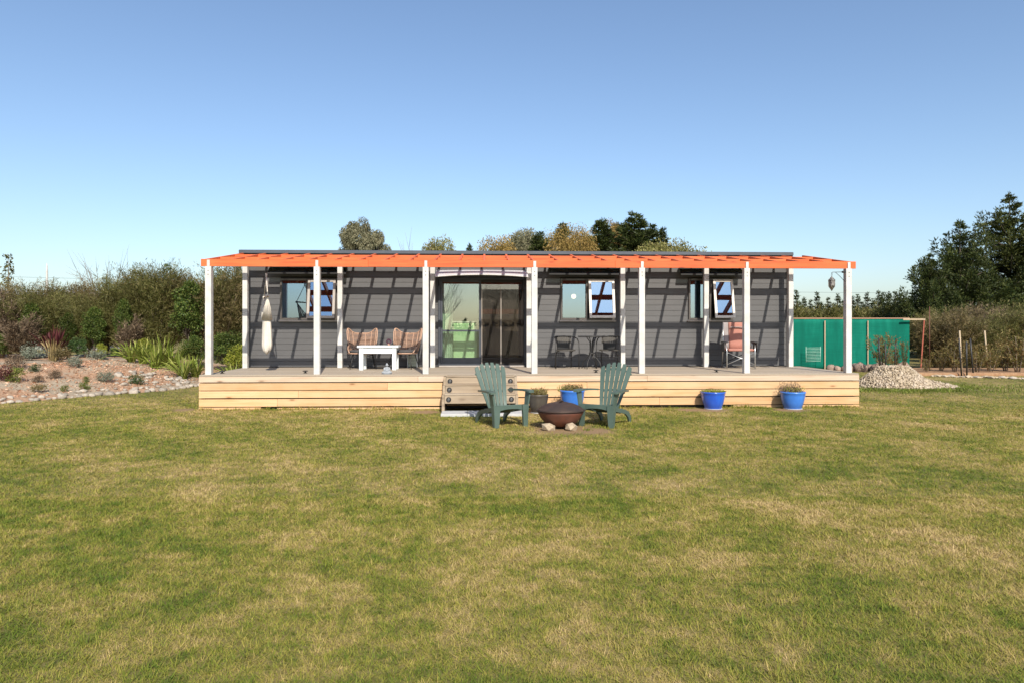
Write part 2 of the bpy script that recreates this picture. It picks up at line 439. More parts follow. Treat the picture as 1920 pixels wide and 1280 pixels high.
def conifer(seed, h, R, levels, nb, tufts, needles, L, Wd, up=.3, flat=.5, z0=.08, power=.75, tuftr=.3, lead=True, trunk=.022, tmin=.3, shoots=0, jit=.6, kmin=.22):
    rng = np.random.default_rng(seed); tb = MB(); Ps = []; Ds = []
    tb.tube([(0, 0, 0), (0, 0, h * .5), (0, 0, h * .97)], [trunk * h, trunk * h * .55, .0022 * h], 7)
    for i in range(levels):
        for k in range(nb):
            zz = z0 + (1 - z0) * (i + rng.uniform(-.6, 1.2)) / levels; zz = min(.985, max(z0, zz))
            a = rng.uniform(0, 2 * math.pi); ln = R * max(.03, (1 - zz)) ** power * rng.uniform(jit, 1.15)
            o = np.array([math.cos(a), math.sin(a), 0]); side = np.array([-o[1], o[0], 0])
            g = lambda t: np.array([0, 0, zz * h]) + o * ln * t + np.array([0, 0, ln * up * t ** 1.6])
            if ln > .25 * R: tb.tube([g(0), g(.5), g(.95)], [.006 * h, .004 * h, .001 * h], 4)
            for j in range(shoots if ln > .2 * R else 0):
                q = rng.standard_normal((needles, 3)); q[:, 2] *= .6
                Ps.append(g(1.0) - o * .1 * j * tuftr + np.array([0, 0, (j + .3) * tuftr * .55]) + q * tuftr * .22); Ds.append(q * .7 + np.array([0, 0, 1.1]) + o * .3)
            nt = max(2 if kmin < .5 else 3, int(tufts * ln / R)); kk_ = min(1, kmin + ln / (.55 * R)); nn_ = max(3, int(needles * kk_)); tr_ = tuftr * min(1, .3 + ln / (.6 * R))
            for j in range(nt):
                t = rng.uniform(tmin, 1.0) ** .8; wv = ln * .3 * (1.05 - t) + .1 * tr_
                c = g(t) + side * rng.uniform(-1, 1) * wv * 1.3 + np.array([0, 0, rng.uniform(-.1, .12) * tr_])
                d = o * .8 + side * rng.uniform(-.6, .6) + np.array([0, 0, .35 + up * .6])
                q = rng.standard_normal((nn_, 3)); q[:, 2] *= flat
                Ps.append(c + q * tr_ * .42); Ds.append(d * 1.1 + q * .8)
    if lead:
        q = rng.standard_normal((needles * 3, 3)); zz = rng.uniform(.78, 1.0, (needles * 3, 1))
        P = np.concatenate([q[:, :2] * R * .30 * (1.03 - zz), zz * h], 1); Ps.append(P); Ds.append(np.concatenate([q[:, :2], np.full((len(q), 1), 1.8)], 1))
    P = np.concatenate(Ps); D = np.concatenate(Ds); P[:, 2] = np.maximum(P[:, 2], .05)
    return tb, cards(P, D, rng.uniform(*L, len(P)), rng.uniform(*Wd, len(P)), rng)
def bare_tree(seed, h, w, n=26, r0=.02):
    rng = np.random.default_rng(seed); tb = MB(); br = MB()
    tb.tube([(0, 0, 0), (.02 * h, 0, h * .3), (0, .01 * h, h * .55)], [r0 * h, r0 * h * .8, r0 * h * .45], 6)
    for k in range(n):
        a = rng.uniform(0, 2 * math.pi); z = rng.uniform(.25, .6) * h; o = np.array([math.cos(a), math.sin(a), 0]); ln = rng.uniform(.5, 1) * w / 2
        p0 = np.array([0, 0, z]); p1 = p0 + o * ln * .5 + [0, 0, h * .16]; p2 = p0 + o * ln * .85 + [0, 0, h * rng.uniform(.3, .42)]
        br.tube([p0, p1, p2], [r0 * h * .3, r0 * h * .18, r0 * h * .05], 4)
        for j in range(5):
            q = p1 + (p2 - p1) * rng.uniform(-.3, 1); e = q + o * ln * rng.uniform(.05, .35) + rng.standard_normal(3) * .09 * w + [0, 0, h * rng.uniform(.08, .2)]
            br.tube([q, e], [r0 * h * .1, r0 * h * .025], 3)
    return tb, br
def strap_plant(seed, n, L, Wd, spread=.8, droop=.6):
    rng = np.random.default_rng(seed); V = []; Q = []
    for k in range(n):
        a = rng.uniform(0, 2 * math.pi); o = np.array([math.cos(a), math.sin(a), 0]); s = np.array([-o[1], o[0], 0])
        ln = rng.uniform(.6, 1) * L; wd = Wd * rng.uniform(.7, 1.2); sp = spread * rng.uniform(.15, 1); dr = droop * rng.uniform(0, 1) * sp
        b = o * rng.uniform(0, .08) * L + s * rng.uniform(-.1, .1) * L; i0 = len(V); m = 6
        for j in range(m + 1):
            t = j / m; p = b + o * ln * sp * t ** 1.3 + np.array([0, 0, ln * (t * (1 - .35 * sp) - dr * t ** 3 * .8)])
            ww = wd * (.6 + .6 * t) * (1 - t ** 3) / 2 + .002
            V += [p - s * ww + np.array([0, 0, .01]), p + s * ww]
            if j: Q.append((i0 + 2 * j - 2, i0 + 2 * j - 1, i0 + 2 * j + 1, i0 + 2 * j))
    V = np.array(V); V[:, 2] = np.maximum(V[:, 2], .01)
    return V, np.array(Q)

bark = pmat('bark', (.06, .047, .036), (.105, .083, .063), 9, (1, 1, .25), .9, .5)
twig = pmat('twig', (.15, .12, .09), (.24, .19, .14), 9, (1, 1, .3), .9, .3)
LM = dict(
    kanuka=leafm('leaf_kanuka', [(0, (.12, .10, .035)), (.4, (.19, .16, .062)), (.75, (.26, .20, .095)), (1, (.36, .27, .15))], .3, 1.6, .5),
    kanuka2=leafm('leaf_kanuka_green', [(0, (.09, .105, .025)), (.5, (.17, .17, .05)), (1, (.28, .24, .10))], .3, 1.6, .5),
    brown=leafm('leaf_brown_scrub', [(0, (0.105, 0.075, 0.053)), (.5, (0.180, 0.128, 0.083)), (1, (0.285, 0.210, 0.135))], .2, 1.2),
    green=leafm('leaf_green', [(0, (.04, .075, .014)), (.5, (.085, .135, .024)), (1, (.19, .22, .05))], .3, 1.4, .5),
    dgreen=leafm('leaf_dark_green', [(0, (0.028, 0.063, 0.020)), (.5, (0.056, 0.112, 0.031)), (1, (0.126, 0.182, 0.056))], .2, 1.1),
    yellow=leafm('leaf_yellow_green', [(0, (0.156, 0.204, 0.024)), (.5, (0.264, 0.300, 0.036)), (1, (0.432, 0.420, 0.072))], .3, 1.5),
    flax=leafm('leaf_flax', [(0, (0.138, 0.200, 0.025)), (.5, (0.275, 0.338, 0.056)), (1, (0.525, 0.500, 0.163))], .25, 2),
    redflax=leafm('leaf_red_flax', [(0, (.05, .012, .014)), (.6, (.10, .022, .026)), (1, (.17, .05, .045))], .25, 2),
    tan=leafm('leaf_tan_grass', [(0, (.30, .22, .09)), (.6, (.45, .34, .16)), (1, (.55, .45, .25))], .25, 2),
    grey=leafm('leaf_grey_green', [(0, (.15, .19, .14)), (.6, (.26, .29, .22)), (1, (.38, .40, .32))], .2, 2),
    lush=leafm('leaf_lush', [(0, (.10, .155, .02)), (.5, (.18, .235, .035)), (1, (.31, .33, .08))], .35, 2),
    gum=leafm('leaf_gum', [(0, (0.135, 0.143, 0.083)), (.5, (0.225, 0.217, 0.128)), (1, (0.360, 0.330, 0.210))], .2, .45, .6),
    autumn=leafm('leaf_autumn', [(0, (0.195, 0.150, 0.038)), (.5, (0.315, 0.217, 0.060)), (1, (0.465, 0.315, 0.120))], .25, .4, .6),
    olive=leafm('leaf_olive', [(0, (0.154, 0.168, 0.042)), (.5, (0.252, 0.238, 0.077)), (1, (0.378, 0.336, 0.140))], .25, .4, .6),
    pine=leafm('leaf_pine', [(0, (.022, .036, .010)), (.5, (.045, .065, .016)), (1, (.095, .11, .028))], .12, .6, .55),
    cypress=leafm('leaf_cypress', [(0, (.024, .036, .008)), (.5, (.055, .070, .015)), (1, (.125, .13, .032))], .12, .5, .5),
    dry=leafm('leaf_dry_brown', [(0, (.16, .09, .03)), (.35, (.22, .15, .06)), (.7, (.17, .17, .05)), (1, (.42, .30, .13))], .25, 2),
)
def plant(name, mesh_pair, mat, loc, label, cat, group=None, rz=0, sc=1.0, stem='stem', crown='crown'):
    o = empty(name, loc, rz, label, cat, group); o.scale = (sc, sc, sc) if isinstance(sc, (int, float)) else sc
    if mesh_pair[0] is not None: link(stem, mesh_pair[0], o)
    c = link(crown, mesh_pair[1], o)
    if mat is not None:
        pass
    return o
def to_meshes(gen, mat, nm, tmat=None):
    tb, V = gen
    return (tb.mesh(nm + '_stem', tmat or bark, True), np_mesh(nm + '_crown', V, quads(V), mat))

# ------------------------------------------------------------------ materials of the built things
orange = wood('orange_stain', (.66, .135, .037), (.40, .065, .02), knot=(.28, .045, .018), rough=.55, rand=.08, weather=(.68, .16, .052), kd=.05)
white = pmat('white_paint', (.56, .55, .525), (.44, .425, .395), 5, rough=.45, bump=.05)
cladd = pmat('grey_cladding', (.093, .0915, .092), (.081, .080, .0805), 3, (.3, 1, 1), .5, .06, 40, rand=.035)
dkgrey = pmat('dark_grey_metal', (.055, .062, .075), (.045, .05, .06), 4, rough=.4, bump=.02)
roofm = pmat('roof_steel', (.075, .085, .10), (.06, .07, .085), 4, rough=.35, bump=.02)
bronze = pmat('bronze_aluminium', (.085, .075, .068), (.07, .062, .055), 8, rough=.4, bump=.02)
sashm = pmat('beige_aluminium', (.36, .325, .29), (.32, .285, .25), 8, rough=.4, bump=.02)
sashw = pmat('pale_aluminium', (.62, .58, .52), (.56, .52, .46), 8, rough=.4, bump=.02)
pine = wood('new_pine', (.58, .375, .20), (.46, .25, .105), knot=(.25, .11, .04), rough=.6, rand=.13, weather=(.62, .45, .275), kd=.05)
oldp = wood('weathered_pine', (.55, .42, .30), (.37, .26, .17), knot=(.2, .12, .07), rough=.75, rand=.12, weather=(.50, .41, .33), kd=.05)
deckm = wood('grey_decking', (.36, .30, .225), (.28, .23, .17), rough=.75, rand=.08, weather=(.34, .29, .235))
stepw = wood('weathered_step', (.33, .255, .175), (.20, .15, .10), knot=(.13, .09, .06), rough=.8, rand=.1, weather=(.38, .32, .245), kd=.07)
concrete = pmat('concrete', (.46, .46, .45), (.38, .38, .375), 10, rough=.85, bump=.3)
black = pmat('black_metal', (.022, .021, .021), (.03, .029, .028), 8, rough=.45, bump=.05)
blackpl = pmat('black_plastic', (.018, .018, .018), None, 8, rough=.5, bump=.03)
glass = glassm('window_glass', .30, (.50, .74, 1.0), (.4, .45, .45))
glassd = glassm('door_glass', .13, (.8, .92, 1.0), (.90, .97, .90))
poly = glassm('smoky_polycarbonate', .08, (.8, .9, .85), (.38, .42, .40))
dark_in = pmat('dark_interior', (.05, .05, .05), None, 3, rough=.9, bump=0)

# ------------------------------------------------------------------ cabin
DZ = .688                                   # deck top
WY = 2.68                                   # front face of cladding
X0, X1 = XY(466, WY), XY(1478, WY)
cabin = empty('cabin', ((X0 + X1) / 2, WY, 0), 0, 'long low grey weatherboard cabin behind the pergola deck', 'house')
OX = (X0 + X1) / 2
def cb(x0, x1, y0, y1, z0, z1, name, mat, parent=cabin, b=.004):
    ox, oy, oz = (x0 + x1) / 2, (y0 + y1) / 2, (z0 + z1) / 2
    m = MB().box(x0 - ox, x1 - ox, y0 - oy, y1 - oy, z0 - oz, z1 - oz, b)
    par = parent; base = Vector((0, 0, 0)); p = par
    while p is not None: base += Vector(p.location); p = p.parent
    return m.build(name, mat, par, loc=Vector((ox, oy, oz)) - base)
WTOP = 3.30; DEP = 4.6
OPEN = []                                    # x0,x1,z0,z1
def px_rect(l, r, t, b, Y=WY): 
    return XY(l, Y), XY(r, Y), ZY((l + r) / 2, b, Y), ZY((l + r) / 2, t, Y)
WINS = [px_rect(526, 633, 523, 600), px_rect(1051, 1152, 523, 600), px_rect(1290.5, 1373, 523, 600)]
DOOR = (XY(822, WY), XY(985, WY), DZ + .02, ZY(900, 521, WY))
OPEN = WINS + [DOOR]
# backing wall with openings
fw = MB()
xs = sorted({X0, X1, *[o[0] for o in OPEN], *[o[1] for o in OPEN]})
for a, b in zip(xs[:-1], xs[1:]):
    o = [q for q in OPEN if q[0] <= a + 1e-6 and q[1] >= b - 1e-6]
    if o:
        if o[0][2] > DZ + .1: fw.box(a - OX, b - OX, .03, .14, .45, o[0][2])
        fw.box(a - OX, b - OX, .03, .14, o[0][3], WTOP)
    else: fw.box(a - OX, b - OX, .03, .14, .45, WTOP)
wall = fw.build('front_wall', dark_in, cabin)
# weatherboards: one object per run of board between openings
BH = .1335; zz = DZ + .012; row = 0
bmesh_cache = {}
def board_mesh(L):
    k = round(L, 3)
    if k not in bmesh_cache:
        m = MB(); h = BH - .007
        prof = [(-.0245, .0), (-.026, .003), (-.0215, h - .002), (-.017, h + .004), (.0, h + .004), (.0, 0)]
        n = len(prof)
        vs = [(x, y, z) for x in (-L / 2, L / 2) for y, z in prof]
        fs = [tuple(range(n)), tuple(range(2 * n - 1, n - 1, -1))] + [(i, (i + 1) % n, (i + 1) % n + n, i + n) for i in range(n)]
        bmesh_cache[k] = m.add(vs, fs).mesh('weatherboard', cladd)
    return bmesh_cache[k]
while zz < WTOP - .05:
    cuts = sorted([(o[0] - .0, o[1] + .0) for o in OPEN if o[2] < zz + BH * .6 and o[3] > zz + BH * .4])
    x = X0 + .03; runs = []
    for a, b in cuts: runs.append((x, a)); x = b
    runs.append((x, X1 - .05))
    for a, b in runs:
        if b - a > .05: link('weatherboard', board_mesh(b - a), wall, ((a + b) / 2 - OX, .03, zz))
    zz += BH; row += 1
cb(X1 - .05, X1 + .045, WY - .012, WY + .13, .45, WTOP, 'corner_board', cladd)
cb(X0 - .045, X0 + .03, WY - .012, WY + .13, .45, WTOP, 'corner_board', cladd)
cb(X0 + .002, X0 + .10, WY + .142, WY + DEP, .45, WTOP, 'side_wall', cladd)
cb(X1 - .10, X1 - .002, WY + .142, WY + DEP, .45, WTOP, 'side_wall', cladd)
cb(X0 + .102, X1 - .102, WY + DEP - .1, WY + DEP, .45, WTOP, 'back_wall', cladd)
interior = pmat('pale_interior', (.55, .60, .52), None, 3, rough=.8, bump=0)
cb(X0 + .102, X1 - .102, WY + .142, WY + DEP - .102, DZ - .06, DZ + .01, 'floor', wood('floorboards', (.30, .22, .14), (.22, .15, .09)))
cb(X0 + .102, X1 - .102, WY + .142, WY + DEP - .102, 3.02, 3.06, 'ceiling', dark_in)
# roof
RX0, RX1 = XY(449, WY - .22), XY(1486, WY - .22)
ZR = ZY(960, 471, WY - .22)
rf = MB()
nr = 60; prof = []
for i in range(nr + 1):
    x = RX0 + (RX1 - RX0) * i / nr
    prof.append(x - OX)
vs = []; 
ya, yb = -.20, DEP + .2; 
for (y, dz) in ((ya, 0), (yb, -.12)):
    for x in prof: vs.append((x, y, ZR + dz - .012))
fs = [(i, i + 1, nr + 2 + i, nr + 1 + i) for i in range(nr)]
k = len(vs); vs += [(x, y, z - .02) for x, y, z in vs]; fs += [tuple(j + k for j in reversed(f)) for f in fs]
roof = rf.add(vs, fs).build('roof', roofm, cabin)
for i in range(1, 27):
    x = RX0 + (RX1 - RX0) * i / 27 - OX
    mm = MB().box(x - .02, x + .02, ya + .05, yb, 0, .022, .004)
    mm.v = [(a, b, c + ZR - .012 - .12 * (b - ya) / (yb - ya)) for a, b, c in mm.v]
    mm.build('roof_rib', roofm, roof)
cb(RX0, RX1, WY - .245, WY - .215, ZR - .15, ZR, 'fascia', dkgrey)
cb(RX0 + .01, RX1 - .01, WY - .30, WY - .247, ZR - .085, ZR - .012, 'gutter', roofm)
cb(RX0 + .01, RX1 - .01, WY - .213, WY + .02, ZR - .16, ZR - .148, 'soffit', white)

def px_frame(mb, x0, x1, z0, z1, y0, y1, w, wt=None, M=None):
    wt = wt or w
    mb.box(x0, x0 + w, y0, y1, z0, z1, .003, M); mb.box(x1 - w, x1, y0, y1, z0, z1, .003, M)
    mb.box(x0 + w + .001, x1 - w - .001, y0, y1, z0, z0 + w, .003, M); mb.box(x0 + w + .001, x1 - w - .001, y0, y1, z1 - wt, z1, .003, M)
for i, (wx0, wx1, wz0, wz1) in enumerate(WINS):
    wxm = [XY(577, WY), XY(1100, WY), XY(1332, WY)][i]
    win = empty('window', (wx0 - OX, -.035, wz0)); win.parent = cabin
    a, b, m_, t = 0, wx1 - wx0, wxm - wx0, wz1 - wz0
    f = MB(); px_frame(f, a, b, 0, t, -.012, .10, .045)
    f.box(m_ - .03, m_ + .03, -.008, .095, .046, t - .046, .003)
    f.build('frame', bronze, win)
    MB().box(a - .03, b + .03, -.03, .02, -.045, -.003, .004).build('sill', sashm if i != 1 else sashm, win)
    MB().box(a + .05, m_ - .035, .028, .034, .05, t - .05).build('pane', glass, win)
    ang = math.radians([9, 11, 11][i])
    M = Matrix.Translation((0, -.03, t - .03)) @ Matrix.Rotation(-ang, 4, 'X')
    s = MB(); px_frame(s, m_ + .03, b - .022, -(t - .05), 0, -.04, .0, .06, .06, M)
    s.build('sash', [sashm, sashw, sashw][i], win)
    MB().box(m_ + .092, b - .084, -.022, -.016, -(t - .112), -.062, 0, M).build('pane', glass, win)
    st = MB(); st.tube([(m_ + .05, .02, .06), (m_ + .05, -.03 - math.sin(ang) * (t - .2), .10)], .006, 6); st.build('stay', bronze, win)
    # curtain strip behind the fixed pane
    cur = MB(); nf = 16
    for k in range(2 if i == 2 else 0):
        xa = a + .06 if k == 0 else m_ - .22
        rows = [((xa + j * .011, .16 + .012 * math.sin(j * 1.7), .03), (xa + j * .011, .16 + .012 * math.sin(j * 1.7), t - .03)) for j in range(nf)]
        cur.strip(rows, .004, (0, 1, 0))
    if i == 2: cur.build('curtain', pmat('curtain', (.30, .33, .36), None, 4, rough=.9), win)
    if i == 1:
        c0 = MB(); xs_, zs_ = XY(1075.5, WY) - wx0, ZY(1075, 556, WY) - wz0
        c0.add([(xs_ + .06 * math.cos(q * .2618), .024, zs_ + .06 * math.sin(q * .2618)) for q in range(24)] + [(xs_ + .06 * math.cos(q * .2618), .0265, zs_ + .06 * math.sin(q * .2618)) for q in range(24)],
               [tuple(range(24)), tuple(range(47, 23, -1))] + [(q, (q + 1) % 24, (q + 1) % 24 + 24, q + 24) for q in range(24)])
        d_ = c0.build('round_sticker', pmat('pale_sticker', (.75, .80, .68), None, 5), win)
        d_['label'] = 'pale round disc stuck on the pane'

# sliding door
dx0, dx1, dz0, dz1 = DOOR
door = empty('sliding_door', (dx0 - OX, -.03, dz0)); door.parent = cabin
dw, dh = dx1 - dx0, dz1 - dz0
f = MB(); px_frame(f, 0, dw, 0, dh, -.02, .16, .05); f.build('frame', dkgrey, door)
lm = XY(902, WY) - dx0
def leaf_door(xa, xb, y, w, rail):
    m = MB(); px_frame(m, xa, xb, .052, dh - .052, y, y + .04, w, .06)
    m.box(xa + w + .001, xb - w - .001, y, y + .04, .052 + w + .001, .052 + w + .1, .003)
    if rail: m.box(xa + w + .001, xb - w - .001, y + .002, y + .038, rail - .022, rail + .022, .003)
    return m
rail = ZY(865, 620, WY) - dz0
leaf_door(.052, lm, .0, .05, rail).build('door_leaf', dkgrey, door)
MB().box(.104, lm - .052, .018, .023, .21, rail - .024).build('pane', glassd, door)
MB().box(.104, lm - .052, .018, .023, rail + .024, dh - .115).build('pane', glassd, door)
leaf_door(lm - .04, dw - .052, .06, .045, None).build('door_leaf', black, door)
MB().box(lm + .007, dw - .099, .078, .083, .20, dh - .113).build('pane', glassm('dark_door_glass', .09, (.8, .8, .8), (.7, .68, .66)), door)
# dark insect screen hanging outside the right half, two drops
scr = bpy.data.materials.new('insect_screen'); scr.use_nodes = True
nt = scr.node_tree; nt.nodes.clear(); o_ = N(nt, 'ShaderNodeOutputMaterial')
df = N(nt, 'ShaderNodeBsdfDiffuse'); df.inputs[0].default_value = (.040, .035, .031, 1); tr = N(nt, 'ShaderNodeBsdfTransparent')
mx = N(nt, 'ShaderNodeMixShader'); mx.inputs[0].default_value = .36
nt.links.new(tr.outputs[0], mx.inputs[1]); nt.links.new(df.outputs[0], mx.inputs[2]); nt.links.new(mx.outputs[0], o_.inputs[0])
xm2 = XY(939, WY) - dx0
for xa, xb in ((lm + .03, xm2 - .01), (xm2 + .015, dw - .03)):
    rows = []
    for j in range(13):
        x = xa + (xb - xa) * j / 12
        rows.append(((x, -.045 + .008 * math.sin(j * 1.3 + xa * 5), .03), (x, -.045 + .004 * math.sin(j * 1.3 + xa * 5), dh - .28)))
    MB().strip(rows, .002, (0, 1, 0)).build('insect_screen', scr, door)
MB().tube([(xm2 + .002, -.05, .05), (xm2 + .002, -.05, dh - .28)], .012, 6).build('screen_edge', sashm, door)
MB().tube([(lm + .018, -.05, .05), (lm + .018, -.05, dh - .28)], .010, 6).build('screen_edge', sashm, door)
MB().box(.02, dw - .02, -.10, -.022, -.016, .018, .004).build('threshold', sashm, door)

# room behind the glass
cab = empty('green_cabinet', (XY(872, WY + .6), WY + .6, DZ + .012), 0, 'pale green cabinet standing inside behind the left door pane', 'cabinet')
g_ = pmat('pale_green_paint', (.66, .82, .54), (.6, .77, .49), 4, rough=.5, bump=.02)
MB().box(-.30, .30, 0, .40, 0, 1.04, .01).build('carcass', g_, cab)
MB().box(-.32, .32, -.02, .42, 1.042, 1.08, .006).build('top', white, cab)
for k in range(2): MB().box(-.29 + .295 * k, -.005 + .295 * k, -.02, -.002, .06, 1.0, .006).build('cabinet_door', g_, cab)
cu = empty('door_curtain', (XY(838, WY + .3), WY + .34, DZ + .012), 0, 'white curtain gathered inside the left edge of the glass door', 'curtain')
MB().strip([((-.14 + j * .012, .025 * math.sin(j * 1.5), .04), (-.14 + j * .012, .02 * math.sin(j * 1.5), 2.0)) for j in range(24)], .004, (0, 1, 0)).build('fabric', pmat('sheer', (.62, .70, .60), None, 4, rough=.9), cu)
MB().tube([(-.2, 0, 2.02), (1.6, 0, 2.02)], .012, 6).build('rod', black, cu)
ostrip = empty('orange_strip', (XY(937, WY + .2), WY + .2, ZY(937, 589, WY + .2)), 0, 'long orange strip seen through the dark right door panes', 'indoor_item')  # orange strip of unknown nature, built as a board on uprights
MB().box(-.46, .46, 0, .16, 0, .12, .006).build('board', pmat('orange_paint', (.9, .22, .03), None, 4, rough=.4), ostrip)
MB().box(-.42, -.38, .03, .13, -1.28, -.002).build('upright', black, ostrip); MB().box(.38, .42, .03, .13, -1.28, -.002).build('upright', black, ostrip)

# door canopy and window awnings (fixed to the cabin)
cl, cr_ = XY(816, 2.05), XY(990, 2.05)
can = empty('door_canopy', ((cl + cr_) / 2 - OX, 0, 0)); can.parent = cabin
hw = (cr_ - cl) / 2; rows = []; nv = 8; nx = 14; vs = []
zf = ZY(900, 519, 1.98)
for j in range(nv + 1):
    v = j / nv; y = -.035 - .66 * v; z0_ = (zf + .21) + (-.21) * v ** 1.5
    for i in range(nx + 1):
        u = -1 + 2 * i / nx; vs.append((u * hw, y, z0_ + .05 * (1 - u * u) * v))
fs = [(j * (nx + 1) + i, j * (nx + 1) + i + 1, (j + 1) * (nx + 1) + i + 1, (j + 1) * (nx + 1) + i) for j in range(nv) for i in range(nx)]
k = len(vs); vs += [(x, y, z + .008) for x, y, z in vs]; fs += [tuple(q + k for q in f) for f in fs]
opal, nt, o_ = nodes_of('opal_sheet'); b1 = bsdf(nt, None, (.68, .68, .71), .35); t1 = N(nt, 'ShaderNodeBsdfTranslucent'); t1.inputs[0].default_value = (.85, .85, .88, 1)
mx = N(nt, 'ShaderNodeMixShader'); mx.inputs[0].default_value = .35; nt.links.new(b1.outputs[0], mx.inputs[1]); nt.links.new(t1.outputs[0], mx.inputs[2]); nt.links.new(mx.outputs[0], o_.inputs[0])
MB().add(vs, fs).build('canopy_sheet', opal, can, True)
fb = MB(); fb.tube([(-hw + 2 * hw * i / 14, -.70, zf - .004 + .05 * (1 - (-1 + i / 7) ** 2)) for i in range(15)], .012, 6); fb.build('front_rail', white, can)
for s_ in (-1, 1):
    MB().tube([(s_ * (hw - .04), -.03, zf - .18), (s_ * (hw - .04), -.35, zf + .0), (s_ * (hw - .04), -.66, zf - .02)], .014, 6).build('bracket', blackpl, can)
for (l, r) in ((503, 650), (1029, 1166), (1275, 1393)):
    ax0, ax1 = XY(l, WY - .2), XY(r, WY - .2); aw = empty('window_awning', ((ax0 + ax1) / 2 - OX, 0, 0)); aw.parent = cabin; h2 = (ax1 - ax0) / 2
    zt, zb = 3.06, ZY(960, 513, WY - .27)
    rows = [((-h2, -.034 - .23 * v, zt + (zb - zt) * v ** 1.6), (h2, -.034 - .23 * v, zt + (zb - zt) * v ** 1.6)) for v in (0, .2, .4, .6, .8, 1)]
    MB().strip(rows, .004).build('awning_sheet', poly, aw)
    MB().box(-h2, h2, -.282, -.262, zb - .03, zb + .012, .003).build('front_rail', blackpl, aw)
    for u in (-1, 0, 1):
        MB().box(u * (h2 - .03) - .012, u * (h2 - .03) + .012, -.25, -.033, zt - .005, zt + .03, .004).build('bracket', white, aw)

# ------------------------------------------------------------------ deck
DL, DR = 0.0, XY(1609.5, 0)
deck = empty('deck', (0, 0, 0), 0, 'raised timber deck with yellow pine skirting along the cabin front', 'deck')
nb = 19; bw = (WY - .03) / nb
for i in range(nb):
    y0 = -.02 + i * bw
    MB().box(-(DR - DL) / 2, (DR - DL) / 2, 0, bw - .006, -.03, 0, .003).build('decking_board', deckm, deck, loc=((DL + DR) / 2, y0, DZ))
rng_ = random.Random(4)
def sk_row(z0, z1, mat, joints, y=0.0, name='skirting_board'):
    xs = [DL] + joints + [DR]
    for a, b in zip(xs[:-1], xs[1:]):
        MB().box(-(b - a) / 2 + .0015, (b - a) / 2 - .0015, -.035 + y, -.0 + y, 0, z1 - z0, .004).build(name, mat, deck, loc=((a + b) / 2, 0, z0 + rng_.uniform(-.002, .002)))
sk = [(702.6, 716.2), (718, 731.5), (733, 746), (748, 762), (763.5, 769)]
zr = [(ZY(374, a, -.03), ZY(374, b, -.03)) for a, b in sk]
sk_row(zr[0][1], DZ - .034, oldp, [XY(784, 0), XY(1213, 0)])
sk_row(zr[1][1], zr[1][0], pine, [XY(727, 0), XY(1100, 0)])
sk_row(zr[2][1], zr[2][0], pine, [XY(560, 0), XY(1010, 0)])
sk_row(zr[3][1], zr[3][0], pine, [XY(521, 0), XY(1236, 0)])
MB().box(0, XY(490, 0), -.033, .0, -.03, zr[4][0], .003).build('skirting_board', pine, deck)
MB().box(XY(1374, 0), DR, -.033, .0, -.03, zr[4][0], .003).build('skirting_board', pine, deck)
MB().box(XY(520, 0), XY(830, 0), -.031, .0, -.05, zr[4][0] - .012, .003).build('skirting_board', pine, deck)
for k in range(4):
    for xx in (DL, DR):
        z0, z1 = (zr[k][1], zr[k][0]) if k else (zr[0][1], DZ - .034)
        MB().box(-.0175, .0175, .002, WY - .05, z0, z1, .003).build('end_board', pine if k else oldp, deck, loc=(xx + (.017 if xx == DL else -.017), 0, 0))
MB().box(DL + .08, DR - .08, .06, .09, 0, DZ - .04).build('bearer', dark_in, deck)

# ------------------------------------------------------------------ pergola
perg = empty('pergola', (0, 0, 0), 0, 'white posted pergola with orange rafters over the deck', 'pergola')
FP = [390, 593.6, 798, 1002.3, 1204, 1401, 1592]; BP = [459, 637, 811, 991.8, 1168, 1325, 1483.5]
YF = .04; PW = .118; YB = 2.30
zbt, ztp = ZY(376, 499.3, YF), ZY(376, 485.6, YF)       # front beam bottom and top
BX0, BX1 = XY(375.5, YF), XY(1606, YF)
BYF = YF + .022; BT = .045
for px in FP:
    x = XY(px, YF)
    MB().box(-PW / 2, PW / 2, 0, PW, 0, zbt - DZ - .001, .004).build('post', white, perg, loc=(x, YF, DZ + .0005))
    MB().box(-.028, .028, 0, .0205, 0, ztp - zbt - .018, .002).build('post_tongue', white, perg, loc=(x + .004, YF, zbt))
    for dzb in (.085, .16):
        MB().lathe([(.011, 0), (.011, .005), (.006, .008)], 10).build('bolt', pmat('zinc', (.32, .32, .32), None, 9, rough=.4, metal=.7, bump=0), perg, True, (x + .002, YF - .0005, zbt - dzb), (math.pi / 2, 0, 0))
zbb = 3.085; zbt2 = 3.225
for px in BP:
    x = XY(px, YB)
    MB().box(-.056, .056, 0, .112, 0, zbb - DZ - .001, .004).build('post', white, perg, loc=(x, YB, DZ + .0005))
